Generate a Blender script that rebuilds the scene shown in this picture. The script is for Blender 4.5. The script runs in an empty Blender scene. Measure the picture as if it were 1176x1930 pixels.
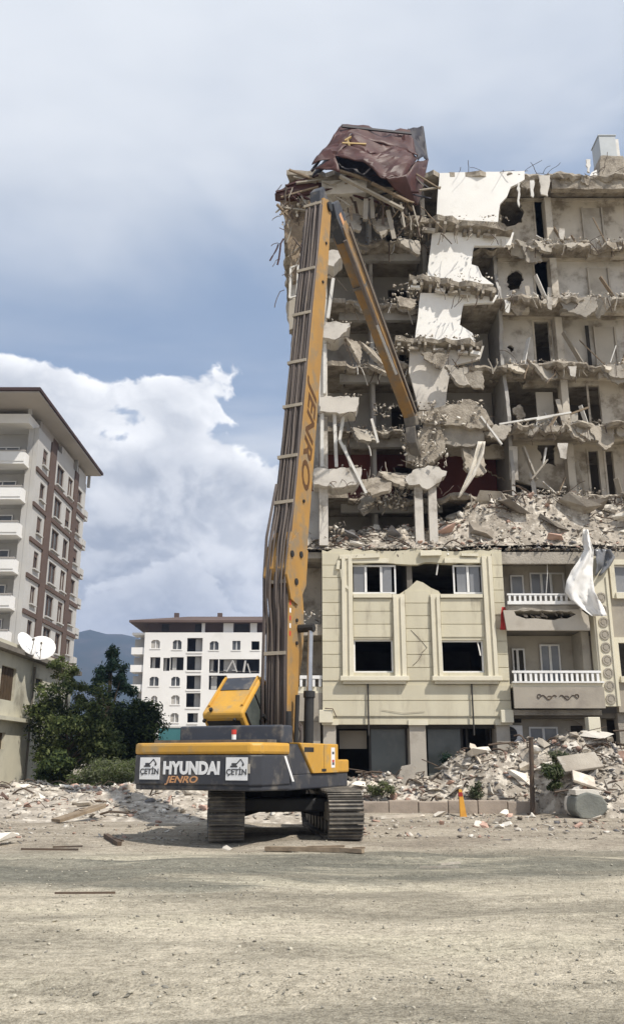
import bpy, bmesh, math, random
import numpy as np
from mathutils import Vector, Matrix, noise
from mathutils.geometry import tessellate_polygon

SC = bpy.context.scene
COL = SC.collection
RAD = math.radians

# ------------------------------------------------------------------ camera
FPX, TH, EYE = 1600.0, RAD(16.2), 1.7
cam_d = bpy.data.cameras.new('camera')
cam = bpy.data.objects.new('camera', cam_d)
COL.objects.link(cam)
cam.location = (0, 0, EYE)
cam.rotation_euler = (RAD(90) + TH, 0, 0)
cam_d.sensor_fit = 'AUTO'
cam_d.sensor_width = 36.0
cam_d.lens = FPX / 1930.0 * 36.0
cam_d.clip_start = 0.1
cam_d.clip_end = 9000
SC.camera = cam

# ------------------------------------------------------------------ light
SUN_EL, SUN_AZ = RAD(52), RAD(133)          # azimuth clockwise from +Y
sd = Vector((math.cos(SUN_EL) * math.sin(SUN_AZ), math.cos(SUN_EL) * math.cos(SUN_AZ), math.sin(SUN_EL)))
sun_d = bpy.data.lights.new('sun', 'SUN')
sun_d.energy = 3.9
sun_d.angle = RAD(0.9)
sun_d.color = (1.0, 0.94, 0.85)
sun = bpy.data.objects.new('sun', sun_d)
COL.objects.link(sun)
sun.rotation_euler = sd.to_track_quat('Z', 'Y').to_euler()

SC.view_settings.view_transform = 'Standard'
SC.view_settings.look = 'None'
SC.view_settings.exposure = 0.5
SC.view_settings.gamma = 1.0
SC.view_settings.use_curve_mapping = False

# ------------------------------------------------------------------ world
world = bpy.data.worlds.new('World')
SC.world = world
world.use_nodes = True
def build_world():
    nt = world.node_tree
    N, L = nt.nodes, nt.links
    N.clear()
    out = N.new('ShaderNodeOutputWorld'); bg = N.new('ShaderNodeBackground')
    L.new(bg.outputs[0], out.inputs[0])
    STR = 0.1
    bg.inputs[1].default_value = STR
    sky = N.new('ShaderNodeTexSky'); sky.sky_type = 'NISHITA'; sky.sun_disc = False
    sky.sun_elevation = SUN_EL; sky.sun_rotation = SUN_AZ
    sky.air_density = 1.0; sky.dust_density = 1.5; sky.ozone_density = 1.0
    tc = N.new('ShaderNodeTexCoord')
    def math_(op, a, b=None, c=None, clamp=False):
        n = N.new('ShaderNodeMath'); n.operation = op; n.use_clamp = clamp
        for i, v in enumerate((a, b, c)):
            if v is None: continue
            if isinstance(v, (int, float)): n.inputs[i].default_value = v
            else: L.new(v, n.inputs[i])
        return n.outputs[0]
    def smooth(v, a, b, c=0.0, d=1.0):
        n = N.new('ShaderNodeMapRange'); n.interpolation_type = 'SMOOTHSTEP'; n.clamp = True
        L.new(v, n.inputs[0])
        for i, q in enumerate((a, b, c, d)): n.inputs[i + 1].default_value = q
        return n.outputs[0]
    def lin(v, a, b, c, d):
        n = N.new('ShaderNodeMapRange'); n.clamp = True
        L.new(v, n.inputs[0])
        for i, q in enumerate((a, b, c, d)): n.inputs[i + 1].default_value = q
        return n.outputs[0]
    def noise_(vec, scale, detail, rough=0.5, dist=0.0):
        n = N.new('ShaderNodeTexNoise'); n.inputs['Scale'].default_value = scale
        n.inputs['Detail'].default_value = detail; n.inputs['Roughness'].default_value = rough
        n.inputs['Distortion'].default_value = dist
        L.new(vec, n.inputs['Vector']); return n.outputs[0]
    def mapv(vec, loc=(0, 0, 0), scale=(1, 1, 1)):
        n = N.new('ShaderNodeMapping'); n.inputs['Location'].default_value = loc
        n.inputs['Scale'].default_value = scale; L.new(vec, n.inputs['Vector']); return n.outputs[0]
    def mix(f, a, b):
        n = N.new('ShaderNodeMix'); n.data_type = 'RGBA'
        if isinstance(f, (int, float)): n.inputs[0].default_value = f
        else: L.new(f, n.inputs[0])
        for i, v in ((6, a), (7, b)):
            if isinstance(v, tuple): n.inputs[i].default_value = (*v, 1)
            else: L.new(v, n.inputs[i])
        return n.outputs[2]
    d = tc.outputs['Generated']
    sep = N.new('ShaderNodeSeparateXYZ'); L.new(d, sep.inputs[0])
    z = sep.outputs[2]
    k = 1 / STR
    def col(r, g, b): return (r * k, g * k, b * k)
    # thin high cloud, drawn out sideways on a flat layer overhead
    zz = math_('ADD', math_('MAXIMUM', z, 0.0), 0.22)
    cmb = N.new('ShaderNodeCombineXYZ')
    L.new(math_('DIVIDE', sep.outputs[0], zz), cmb.inputs[0]); L.new(math_('DIVIDE', sep.outputs[1], zz), cmb.inputs[1])
    v1 = noise_(mapv(cmb.outputs[0], VEIL_LOC, (0.8, 1.0, 1)), 1.5, 6, 0.52, 0.5)
    v1 = math_('ADD', v1, lin(z, 0.46, 0.68, -0.08, 0.20))
    veil = smooth(v1, 0.34, 0.62, 0.16, 0.97)
    v2 = noise_(mapv(cmb.outputs[0], (9.0, 4.0, 0), (0.6, 1, 1)), 1.6, 5, 0.55)
    veilcol = mix(smooth(v2, 0.3, 0.7), col(0.415, 0.455, 0.515), col(0.66, 0.68, 0.70))
    blue = mix(0.6, sky.outputs[0], col(0.21, 0.295, 0.425))
    base = mix(veil, blue, veilcol)
    # towering cumulus standing along the horizon, two ranks
    def cumulus(loc, z0, z1, s1, s2, t0, t1):
        cv = mapv(d, loc, (1, 1, 1.3))
        n1 = noise_(cv, s1, 0.5, 0.5)
        def billow(v):
            n = noise_(v, s2, 4.5, 0.56, 0.25)
            return math_('SUBTRACT', 1.0, math_('MULTIPLY', math_('ABSOLUTE', math_('SUBTRACT', n, 0.5)), 3.2))
        n2 = billow(cv)
        dens = math_('ADD', math_('MULTIPLY', n1, 0.80), math_('MULTIPLY', n2, 0.13))
        diff = math_('SUBTRACT', dens, lin(z, z0, z1, t0, t1))
        mask = smooth(diff, 0.0, 0.035)
        up = billow(mapv(d, (loc[0] + 0.016, loc[1] - 0.008, loc[2] + 0.03), (1, 1, 1.3)))
        lit = smooth(math_('SUBTRACT', n2, up), -0.45, 0.5)
        core = smooth(diff, 0.0, 0.20, 1.0, 0.0)
        return mask, lit, core
    mA, lA, cA = cumulus(CUM_LOC, 0.28, 0.56, 7.0, 13.0, 0.16, 0.93)
    big = noise_(mapv(d, (4, 2, 7), (1, 1, 1.6)), 5.0, 3, 0.5)
    litf = math_('ADD', math_('MULTIPLY', lA, 0.36), math_('ADD', math_('MULTIPLY', cA, 0.50), math_('MULTIPLY', smooth(big, 0.36, 0.66), 0.34)), clamp=True)
    colA = mix(litf, col(0.36, 0.385, 0.425), col(1.0, 0.99, 0.97))
    final = mix(mA, base, colA)
    mB, lB, cB = cumulus((CUM_LOC[0] + 3.1, CUM_LOC[1] + 1.7, CUM_LOC[2] + 2.2), 0.07, 0.45, 5.5, 17.0, 0.20, 1.09)
    litb = math_('ADD', math_('MULTIPLY', lB, 0.45), math_('MULTIPLY', cB, 0.55), clamp=True)
    colB = mix(litb, col(0.44, 0.46, 0.49), col(0.84, 0.84, 0.84))
    final = mix(math_('MULTIPLY', mB, 0.7), final, colB)
    final = mix(smooth(z, -0.02, 0.06, 0.35, 0.0), final, col(0.50, 0.53, 0.57))
    L.new(final, bg.inputs[0])
VEIL_LOC = (0.4, 0.2, 0.0)
CUM_LOC = (2.40, 1.1, 0.37)
build_world()

# ------------------------------------------------------------------ helpers
def at(px, py, Y):
    """point seen at photograph pixel (px, py) that stands at depth Y"""
    x = (px - 588) / FPX; y = -(py - 965) / FPX
    dy = math.cos(TH) - y * math.sin(TH); dz = math.sin(TH) + y * math.cos(TH)
    t = Y / dy
    return Vector((x * t, Y, EYE + dz * t))
def xz(px, py, Y):
    p = at(px, py, Y); return (p.x, p.z)

def srgb(r, g, b):
    f = lambda c: (c / 255 / 12.92) if c / 255 <= 0.04045 else ((c / 255 + 0.055) / 1.055) ** 2.4
    return (f(r), f(g), f(b))

MATS = {}
def mat(name, c1, c2=None, scale=1.5, rough=0.88, bump=0.0, bscale=14.0, metal=0.0, spec=0.3, stretch=(1, 1, 1),
        dirt=None, dscale=0.6, dlo=0.5, dhi=0.72, rnd=0.0, alpha=None):
    m = bpy.data.materials.new(name); m.use_nodes = True
    nt = m.node_tree; N, L = nt.nodes, nt.links
    b = N['Principled BSDF']
    b.inputs['Roughness'].default_value = rough; b.inputs['Metallic'].default_value = metal
    b.inputs['Specular IOR Level'].default_value = spec
    g = N.new('ShaderNodeNewGeometry')
    mp = N.new('ShaderNodeMapping'); mp.inputs['Scale'].default_value = stretch
    L.new(g.outputs['Position'], mp.inputs['Vector'])
    v = mp.outputs[0]
    def nz(sc, det, ro):
        n = N.new('ShaderNodeTexNoise'); n.inputs['Scale'].default_value = sc; n.inputs['Detail'].default_value = det
        n.inputs['Roughness'].default_value = ro; L.new(v, n.inputs['Vector']); return n.outputs[0]
    def mr(s, a, bb, c=0., d=1.):
        n = N.new('ShaderNodeMapRange'); n.interpolation_type = 'SMOOTHSTEP'; L.new(s, n.inputs[0])
        for i, q in enumerate((a, bb, c, d)): n.inputs[i + 1].default_value = q
        return n.outputs[0]
    def mx(f, a, bb, mode='MIX'):
        n = N.new('ShaderNodeMix'); n.data_type = 'RGBA'; n.blend_type = mode
        if isinstance(f, float): n.inputs[0].default_value = f
        else: L.new(f, n.inputs[0])
        for i, q in ((6, a), (7, bb)):
            if isinstance(q, tuple): n.inputs[i].default_value = (*q, 1)
            else: L.new(q, n.inputs[i])
        return n.outputs[2]
    if c2 is None: c2 = tuple(x * 0.8 for x in c1)
    col = mx(mr(nz(scale, 6, 0.6), 0.3, 0.7), c1, c2)
    if dirt: col = mx(mr(nz(dscale, 7, 0.65), dlo, dhi), col, dirt)
    if rnd:
        oi = N.new('ShaderNodeObjectInfo'); hs = N.new('ShaderNodeHueSaturation')
        L.new(mr(oi.outputs['Random'], 0, 1, 1 - rnd, 1 + rnd), hs.inputs['Value']); L.new(col, hs.inputs['Color']); col = hs.outputs[0]
    L.new(col, b.inputs['Base Color'])
    if bump:
        bp = N.new('ShaderNodeBump'); bp.inputs['Strength'].default_value = bump; bp.inputs['Distance'].default_value = 0.05
        L.new(nz(bscale, 5, 0.6), bp.inputs['Height']); L.new(bp.outputs[0], b.inputs['Normal'])
    MATS[name] = m
    return m

mat('concrete', (0.40, 0.365, 0.31), (0.26, 0.235, 0.20), 1.2, bump=0.5, dirt=(0.18, 0.16, 0.135))
mat('slab_edge', (0.42, 0.375, 0.31), (0.26, 0.225, 0.18), 2.5, bump=0.8, dirt=(0.17, 0.145, 0.115), dscale=1.4, dlo=0.48, dhi=0.65)
mat('plaster', (0.60, 0.565, 0.51), (0.47, 0.44, 0.395), 0.9, bump=0.2, dirt=(0.27, 0.24, 0.20), dscale=0.9, dlo=0.5, dhi=0.68)
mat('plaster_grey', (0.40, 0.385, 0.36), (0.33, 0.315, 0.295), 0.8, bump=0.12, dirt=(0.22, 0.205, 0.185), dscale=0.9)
mat('plaster_warm', (0.56, 0.51, 0.43), (0.43, 0.385, 0.32), 1.0, bump=0.2, dirt=(0.24, 0.205, 0.16), dscale=1.0, dlo=0.5, dhi=0.66)
mat('white_plaster', (0.84, 0.825, 0.79), (0.78, 0.765, 0.73), 0.8, bump=0.1, dirt=(0.60, 0.565, 0.51), dscale=1.8, dlo=0.58, dhi=0.82)
mat('cream', (0.585, 0.545, 0.42), (0.52, 0.48, 0.365), 0.9, bump=0.08, stretch=(1.6, 1, 0.35), dirt=(0.36, 0.32, 0.245), dscale=1.3, dlo=0.52, dhi=0.75, rnd=0.05)
mat('cream_trim', (0.68, 0.635, 0.51), (0.61, 0.57, 0.45), 0.8, bump=0.08, dirt=(0.44, 0.39, 0.30), dscale=1.1, dlo=0.58, dhi=0.8)
mat('taupe', (0.36, 0.325, 0.27), (0.31, 0.28, 0.235), 0.8, bump=0.1, dirt=(0.24, 0.21, 0.18))
mat('taupe_light', (0.47, 0.43, 0.365), (0.41, 0.375, 0.32), 0.8, bump=0.1, dirt=(0.30, 0.265, 0.22))
mat('inside_shade', (0.05, 0.045, 0.04), (0.03, 0.028, 0.025), 1.0)  # near-black colour standing for the shade inside openings
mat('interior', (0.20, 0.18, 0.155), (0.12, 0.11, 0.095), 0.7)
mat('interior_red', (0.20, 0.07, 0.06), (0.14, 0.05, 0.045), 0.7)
mat('pvc', (0.78, 0.78, 0.77), (0.68, 0.67, 0.65), 1.5, rough=0.5, dirt=(0.5, 0.47, 0.42), dscale=1.5, dlo=0.6, dhi=0.8)
mat('pane', (0.23, 0.235, 0.245), (0.17, 0.175, 0.185), 0.8, rough=0.16, spec=0.5, dirt=(0.33, 0.32, 0.30), dlo=0.5, dhi=0.9)
mat('shop_pane', (0.14, 0.155, 0.145), (0.10, 0.112, 0.108), 0.5, rough=0.15, spec=0.5, dirt=(0.24, 0.24, 0.22), dlo=0.45, dhi=0.9)
mat('black_frame', (0.035, 0.032, 0.03), (0.06, 0.055, 0.05), 2.0, rough=0.6)
mat('rubble', (0.54, 0.485, 0.405), (0.36, 0.315, 0.26), 1.1, bump=0.4, rnd=0.3, dirt=(0.62, 0.58, 0.51), dscale=0.9, dlo=0.5, dhi=0.66)
mat('rubble_dark', (0.27, 0.235, 0.195), (0.16, 0.14, 0.115), 1.1, bump=0.4, rnd=0.3)
mat('rubble_pale', (0.70, 0.66, 0.59), (0.58, 0.54, 0.47), 1.1, bump=0.3, rnd=0.15)
mat('rubble_slate', (0.24, 0.235, 0.235), (0.16, 0.155, 0.16), 1.1, bump=0.4, rnd=0.25)
mat('rubble_pink', (0.50, 0.34, 0.27), (0.38, 0.25, 0.20), 1.1, bump=0.4, rnd=0.25)
mat('heap_base', (0.45, 0.40, 0.335), (0.25, 0.22, 0.18), 2.2, bump=1.0, bscale=9, dirt=(0.60, 0.55, 0.47), dscale=2.8, dlo=0.5, dhi=0.62)
mat('rebar', (0.07, 0.055, 0.045), (0.11, 0.075, 0.05), 3, rough=0.7)
mat('pipe_white', (0.66, 0.645, 0.61), (0.55, 0.53, 0.49), 3, rough=0.6)
mat('roof_brown', (0.078, 0.030, 0.025), (0.050, 0.021, 0.018), 1.4, rough=0.5, bump=0.25, bscale=4, dirt=(0.12, 0.07, 0.058), dscale=1.2, dlo=0.52, dhi=0.85)
mat('roof_navy', (0.025, 0.025, 0.035), (0.035, 0.03, 0.035), 1, rough=0.6)
mat('timber', (0.30, 0.235, 0.165), (0.19, 0.145, 0.10), 4, bump=0.3)
mat('timber_yellow', (0.62, 0.47, 0.24), (0.5, 0.36, 0.17), 4)
mat('cloth_white', (0.80, 0.79, 0.77), (0.73, 0.72, 0.70), 1.2, rough=0.9)
mat('cloth_red', (0.42, 0.045, 0.04), (0.30, 0.035, 0.03), 3, rough=0.95)

def link(o, parent=None):
    COL.objects.link(o)
    if parent is not None:
        o.parent = parent
        o.matrix_parent_inverse = PINV.get(parent.name, Matrix.Identity(4))
    return o
PINV = {}
def tag(o, label, cat, group=None, kind=None):
    o['label'] = label
    if cat: o['category'] = cat
    if group: o['group'] = group
    if kind: o['kind'] = kind
    return o
def thing(name, label, cat, loc, group=None):
    o = bpy.data.objects.new(name, None); COL.objects.link(o)
    o.empty_display_size = 0.2
    o.location = loc
    PINV[o.name] = Matrix.Translation(-Vector(loc))
    return tag(o, label, cat, group)

class MB:
    """mesh builder; coordinates are world (or whatever M maps them from)"""
    def __init__(s, M=None): s.v = []; s.f = []; s.M = M
    def add(s, vs, fs):
        n = len(s.v)
        if s.M is not None: vs = [s.M @ Vector(q) for q in vs]
        s.v += [tuple(q) for q in vs]
        s.f += [tuple(i + n for i in q) for q in fs]
        return s
    def box(s, x0, y0, z0, x1, y1, z1):
        return s.add([(x0, y0, z0), (x1, y0, z0), (x1, y1, z0), (x0, y1, z0), (x0, y0, z1), (x1, y0, z1), (x1, y1, z1), (x0, y1, z1)],
                     [(0, 3, 2, 1), (4, 5, 6, 7), (0, 1, 5, 4), (1, 2, 6, 5), (2, 3, 7, 6), (3, 0, 4, 7)])
    def beam(s, a, b, w, h, up=(0, 0, 1), w2=None, h2=None):
        a = Vector(a); b = Vector(b); d = (b - a).normalized(); up = Vector(up)
        if abs(d.dot(up)) > 0.98: up = Vector((0, 1, 0))
        r = d.cross(up).normalized(); u = r.cross(d).normalized()
        w2 = w if w2 is None else w2; h2 = h if h2 is None else h2
        vs = []
        for p, ww, hh in ((a, w, h), (b, w2, h2)):
            vs += [p - r * ww / 2 - u * hh / 2, p + r * ww / 2 - u * hh / 2, p + r * ww / 2 + u * hh / 2, p - r * ww / 2 + u * hh / 2]
        return s.add(vs, [(0, 3, 2, 1), (4, 5, 6, 7), (0, 1, 5, 4), (1, 2, 6, 5), (2, 3, 7, 6), (3, 0, 4, 7)])
    def tube(s, pts, r, n=6, r2=None, cap=True):
        pts = [Vector(p) for p in pts]; m = len(pts); vs = []; fs = []
        for i, p in enumerate(pts):
            d = (pts[min(i + 1, m - 1)] - pts[max(i - 1, 0)])
            d = d.normalized() if d.length > 1e-6 else Vector((0, 0, 1))
            a = Vector((0, 0, 1)) if abs(d.z) < 0.9 else Vector((0, 1, 0))
            e1 = d.cross(a).normalized(); e2 = d.cross(e1)
            rr = r if r2 is None else r + (r2 - r) * i / (m - 1)
            for k in range(n):
                t = 2 * math.pi * k / n
                vs.append(p + e1 * (rr * math.cos(t)) + e2 * (rr * math.sin(t)))
        for i in range(m - 1):
            for k in range(n):
                k2 = (k + 1) % n
                fs.append((i * n + k, i * n + k2, (i + 1) * n + k2, (i + 1) * n + k))
        if cap:
            fs.append(tuple(range(n))); fs.append(tuple((m - 1) * n + k for k in reversed(range(n))))
        return s.add(vs, fs)
    def plate(s, outline, holes, org, u, v, w):
        """polygon with holes in the plane org + a*u + b*v, thickness vector w"""
        org, u, v, w = Vector(org), Vector(u), Vector(v), Vector(w)
        loops = [outline] + list(holes)
        tri = tessellate_polygon([[Vector((p[0], p[1], 0)) for p in l] for l in loops])
        flat = [p for l in loops for p in l]; n = len(flat)
        vs = [org + u * p[0] + v * p[1] for p in flat]; vs += [q + w for q in vs]
        fs = []
        for t in tri:
            fs.append(tuple(t)); fs.append(tuple(i + n for i in reversed(t)))
        o = 0
        for l in loops:
            m = len(l)
            for i in range(m):
                j = (i + 1) % m
                fs.append((o + i, o + j, o + j + n, o + i + n))
            o += m
        return s.add(vs, fs)
    def wall(s, outline, holes, y, th):        # outline in (x, z), front at y, goes back th
        return s.plate(outline, holes, (0, y, 0), (1, 0, 0), (0, 0, 1), (0, th, 0))
    def slab(s, outline, holes, z, th):        # outline in (x, y), top at z
        return s.plate(outline, holes, (0, 0, z), (1, 0, 0), (0, 1, 0), (0, 0, -th))
    def side(s, outline, holes, x, th):        # outline in (y, z), at x, goes to x+th
        return s.plate(outline, holes, (x, 0, 0), (0, 1, 0), (0, 0, 1), (th, 0, 0))
    def mesh(s, name, m=None, smooth=False, fix=True):
        me = bpy.data.meshes.new(name); me.from_pydata(s.v, [], s.f); me.validate()
        if fix:
            bm = bmesh.new(); bm.from_mesh(me); bmesh.ops.recalc_face_normals(bm, faces=bm.faces); bm.to_mesh(me); bm.free()
        if m: me.materials.append(MATS[m])
        if smooth: me.polygons.foreach_set('use_smooth', [True] * len(me.polygons))
        return me
    def build(s, name, m, parent=None, smooth=False, bevel=0.0):
        o = bpy.data.objects.new(name, s.mesh(name, m, smooth))
        if bevel:
            b = o.modifiers.new('bevel', 'BEVEL'); b.width = bevel; b.segments = 2; b.limit_method = 'ANGLE'
        return link(o, parent)
def place(name, me, loc, parent=None, rot=(0, 0, 0), scale=(1, 1, 1)):
    o = bpy.data.objects.new(name, me)
    o.location = loc; o.rotation_euler = rot; o.scale = scale
    return link(o, parent)
def rect(x0, z0, x1, z1): return [(x0, z0), (x1, z0), (x1, z1), (x0, z1)]
def jag(a, b, n, amp, rng):
    """broken line from a to b (a included, b not)"""
    a = Vector((a[0], a[1])); b = Vector((b[0], b[1])); d = b - a; nn = Vector((-d.y, d.x)).normalized()
    out = [tuple(a)]
    for i in range(1, n):
        t = (i + rng.uniform(-0.3, 0.3)) / n
        out.append(tuple(a + d * t + nn * rng.uniform(-amp, amp)))
    return out
def jpoly(pts, seg, amp, rng):
    out = []
    for i, p in enumerate(pts):
        q = pts[(i + 1) % len(pts)]
        ln = math.hypot(q[0] - p[0], q[1] - p[1])
        out += jag(p, q, max(1, int(ln / seg)), amp, rng)
    return out
def text_mesh(body, size, m, shear=0.0, bold=0.0, depth=0.004):
    cu = bpy.data.curves.new('text', 'FONT'); cu.body = body; cu.size = size; cu.shear = shear; cu.offset = bold
    cu.extrude = depth; cu.align_x = 'CENTER'; cu.align_y = 'CENTER'; cu.resolution_u = 3
    o = bpy.data.objects.new('text', cu); COL.objects.link(o)
    dg = bpy.context.evaluated_depsgraph_get(); dg.update()
    me = bpy.data.meshes.new_from_object(o.evaluated_get(dg))
    bpy.data.objects.remove(o); bpy.data.curves.remove(cu)
    me.materials.clear(); me.materials.append(MATS[m])
    return me

def fbm(x, y, z=0.0, o=4):
    return noise.fractal(Vector((x, y, z)), 1.0, 2.0, o)

# broken lumps shared by every rubble heap
def lump(rng, kind):
    bm = bmesh.new()
    for i in range(rng.randint(9, 13)):
        v = Vector((rng.gauss(0, 1), rng.gauss(0, 1), rng.gauss(0, 1))).normalized() * rng.uniform(0.8, 1.0)
        if kind == 'slab': v = Vector((v.x * 1.2, v.y * 0.9, 0.16 if v.z > 0 else -0.16))
        elif kind == 'block': v = Vector((v.x, v.y * 0.75, v.z * 0.6))
        elif kind == 'bar': v = Vector((v.x * 1.6, v.y * 0.25, v.z * 0.2))
        bm.verts.new(v * 0.5)
    r = bmesh.ops.convex_hull(bm, input=bm.verts)
    bmesh.ops.delete(bm, geom=[g for g in r['geom_interior'] if isinstance(g, bmesh.types.BMVert)], context='VERTS')
    bmesh.ops.triangulate(bm, faces=bm.faces)
    me = bpy.data.meshes.new('lump_' + kind); bm.to_mesh(me); bm.free()
    v = np.array([q.co[:] for q in me.vertices]); f = np.array([p.vertices[:] for p in me.polygons])
    return v, f
_r = random.Random(5)
LUMPS = {k: [lump(_r, k) for i in range(8)] for k in ('block', 'slab', 'bar')}
LUMP_ME = {}
def lump_mesh(kind, i, m):
    key = (kind, i, m)
    if key not in LUMP_ME:
        v, f = LUMPS[kind][i]
        me = bpy.data.meshes.new('chunk'); me.from_pydata(v.tolist(), [], f.tolist()); me.materials.append(MATS[m]); LUMP_ME[key] = me
    return LUMP_ME[key]
from mathutils import Euler
def pile(name, pts, mats, rng, parent=None, flat=0.35, kinds=('block', 'block', 'slab', 'bar')):
    """many lumps joined: pts = [(x, y, z, size)]; one mesh, several material slots"""
    V, Fc, MI = [], [], []; n = 0
    for (x, y, z, sz) in pts:
        v, f = LUMPS[rng.choice(kinds)][rng.randrange(8)]
        R = np.array(Euler((rng.gauss(0, flat), rng.gauss(0, flat), rng.uniform(0, 6.28))).to_matrix())
        s = np.array([rng.uniform(0.7, 1.4), rng.uniform(0.7, 1.3), rng.uniform(0.5, 1.0)]) * sz
        V.append((v * s) @ R.T + np.array([x, y, z])); Fc.append(f + n); n += len(v)
        MI += [rng.randrange(len(mats))] * len(f)
    V = np.vstack(V); Fc = np.vstack(Fc)
    me = bpy.data.meshes.new(name)
    me.vertices.add(len(V)); me.vertices.foreach_set('co', V.ravel())
    me.loops.add(Fc.size); me.loops.foreach_set('vertex_index', Fc.ravel().astype(np.int32))
    me.polygons.add(len(Fc)); me.polygons.foreach_set('loop_start', np.arange(0, Fc.size, 3, dtype=np.int32))
    for q in mats: me.materials.append(MATS[q])
    me.polygons.foreach_set('material_index', np.array(MI, dtype=np.int32))
    me.update(calc_edges=True); me.validate()
    o = bpy.data.objects.new(name, me)
    return link(o, parent)
def chunk(x, y, z, sz, rng, label, group, kind=None, m=None, name='concrete_chunk', flat=0.4, cat='rubble'):
    kind = kind or rng.choice(('block', 'block', 'slab'))
    m = m or rng.choice(('rubble', 'rubble', 'rubble_pale', 'rubble_pink'))
    o = bpy.data.objects.new(name, lump_mesh(kind, rng.randrange(8), m))
    o.location = (x, y, z)
    o.rotation_euler = (rng.gauss(0, flat), rng.gauss(0, flat), rng.uniform(0, 6.28))
    o.scale = (sz * rng.uniform(0.8, 1.3), sz * rng.uniform(0.8, 1.2), sz * rng.uniform(0.55, 1.0))
    COL.objects.link(o)
    return tag(o, label, cat, group)
# ================================================================== GROUND
def ground_mat():
    m = bpy.data.materials.new('ground'); m.use_nodes = True
    nt = m.node_tree; N, L = nt.nodes, nt.links; b = N['Principled BSDF']
    b.inputs['Roughness'].default_value = 0.95; b.inputs['Specular IOR Level'].default_value = 0.15
    g = N.new('ShaderNodeNewGeometry')
    def nz(sc, det, ro, stretch=(1, 1, 1), loc=(0, 0, 0), dist=0.0):
        mp = N.new('ShaderNodeMapping'); mp.inputs['Scale'].default_value = stretch; mp.inputs['Location'].default_value = loc
        L.new(g.outputs['Position'], mp.inputs['Vector'])
        n = N.new('ShaderNodeTexNoise'); n.inputs['Scale'].default_value = sc; n.inputs['Detail'].default_value = det
        n.inputs['Roughness'].default_value = ro; n.inputs['Distortion'].default_value = dist
        L.new(mp.outputs[0], n.inputs['Vector']); return n.outputs[0]
    def mr(s, a, bb, c=0., d=1.):
        n = N.new('ShaderNodeMapRange'); n.interpolation_type = 'SMOOTHSTEP'; L.new(s, n.inputs[0])
        for i, q in enumerate((a, bb, c, d)): n.inputs[i + 1].default_value = q
        return n.outputs[0]
    def mm(op, a, bb):
        n = N.new('ShaderNodeMath'); n.operation = op; n.use_clamp = False
        for i, q in enumerate((a, bb)):
            if isinstance(q, (int, float)): n.inputs[i].default_value = q
            else: L.new(q, n.inputs[i])
        return n.outputs[0]
    def mx(f, a, bb):
        n = N.new('ShaderNodeMix'); n.data_type = 'RGBA'
        if isinstance(f, float): n.inputs[0].default_value = f
        else: L.new(f, n.inputs[0])
        for i, q in ((6, a), (7, bb)):
            if isinstance(q, tuple): n.inputs[i].default_value = (*q, 1)
            else: L.new(q, n.inputs[i])
        return n.outputs[2]
    sp = N.new('ShaderNodeSeparateXYZ'); L.new(g.outputs['Position'], sp.inputs[0])
    sand = mx(mr(nz(0.9, 5, 0.6, (0.35, 1, 1)), 0.35, 0.66), (0.55, 0.495, 0.39), (0.435, 0.39, 0.305))
    # strip of grey-green crushed stone across the lot
    edge = mm('ADD', sp.outputs[1], mm('MULTIPLY', mm('SUBTRACT', nz(0.22, 4, 0.55, (0.7, 1.2, 1)), 0.5), 6.0))
    edge = mm('ADD', edge, mm('MULTIPLY', sp.outputs[0], -0.12))
    strip = mm('MULTIPLY', mr(edge, 12.3, 13.3), mr(edge, 17.6, 16.2))
    grey = mx(mr(nz(1.1, 5, 0.6, (0.4, 1, 1), (3, 7, 0)), 0.35, 0.65), (0.245, 0.235, 0.19), (0.175, 0.169, 0.138))
    col = mx(strip, sand, grey)
    # wheel tracks and damp patches, drawn out sideways
    ruts = mr(nz(0.62, 5, 0.6, (0.26, 1.0, 1), (5, 1, 0), 0.8), 0.46, 0.64, 0, 0.85)
    col = mx(ruts, col, (0.27, 0.245, 0.192))
    pale = mr(nz(0.75, 5, 0.62, (0.26, 1.1, 1), (15, 4, 0), 0.7), 0.52, 0.68, 0, 0.8)
    col = mx(pale, col, (0.56, 0.51, 0.395))
    # brownish churned earth near the machine
    far = mr(sp.outputs[1], 16.5, 18.5)
    col = mx(mm('MULTIPLY', far, 0.8), col, mx(mr(nz(0.8, 6, 0.65, (0.5, 1, 1), (8, 2, 0)), 0.4, 0.62), (0.43, 0.38, 0.31), (0.27, 0.232, 0.188)))
    speck = mr(nz(38, 3, 0.7), 0.3, 0.7)
    speck = mm('ADD', mm('MULTIPLY', speck, 0.6), mm('MULTIPLY', mr(nz(11, 4, 0.7, (0.7, 1, 1)), 0.34, 0.66), 0.4))
    col2 = mx(speck, (0.50, 0.49, 0.47), (1.42, 1.42, 1.42))
    n = N.new('ShaderNodeMix'); n.data_type = 'RGBA'; n.blend_type = 'MULTIPLY'; n.inputs[0].default_value = 1.0
    L.new(col, n.inputs[6]); L.new(col2, n.inputs[7]); col = n.outputs[2]
    L.new(col, b.inputs['Base Color'])
    bp = N.new('ShaderNodeBump'); bp.inputs['Strength'].default_value = 0.9; bp.inputs['Distance'].default_value = 0.05
    L.new(mm('ADD', nz(16, 5, 0.65), mm('MULTIPLY', nz(60, 3, 0.6), 0.5)), bp.inputs['Height']); L.new(bp.outputs[0], b.inputs['Normal'])
    MATS['ground'] = m
ground_mat()
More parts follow.
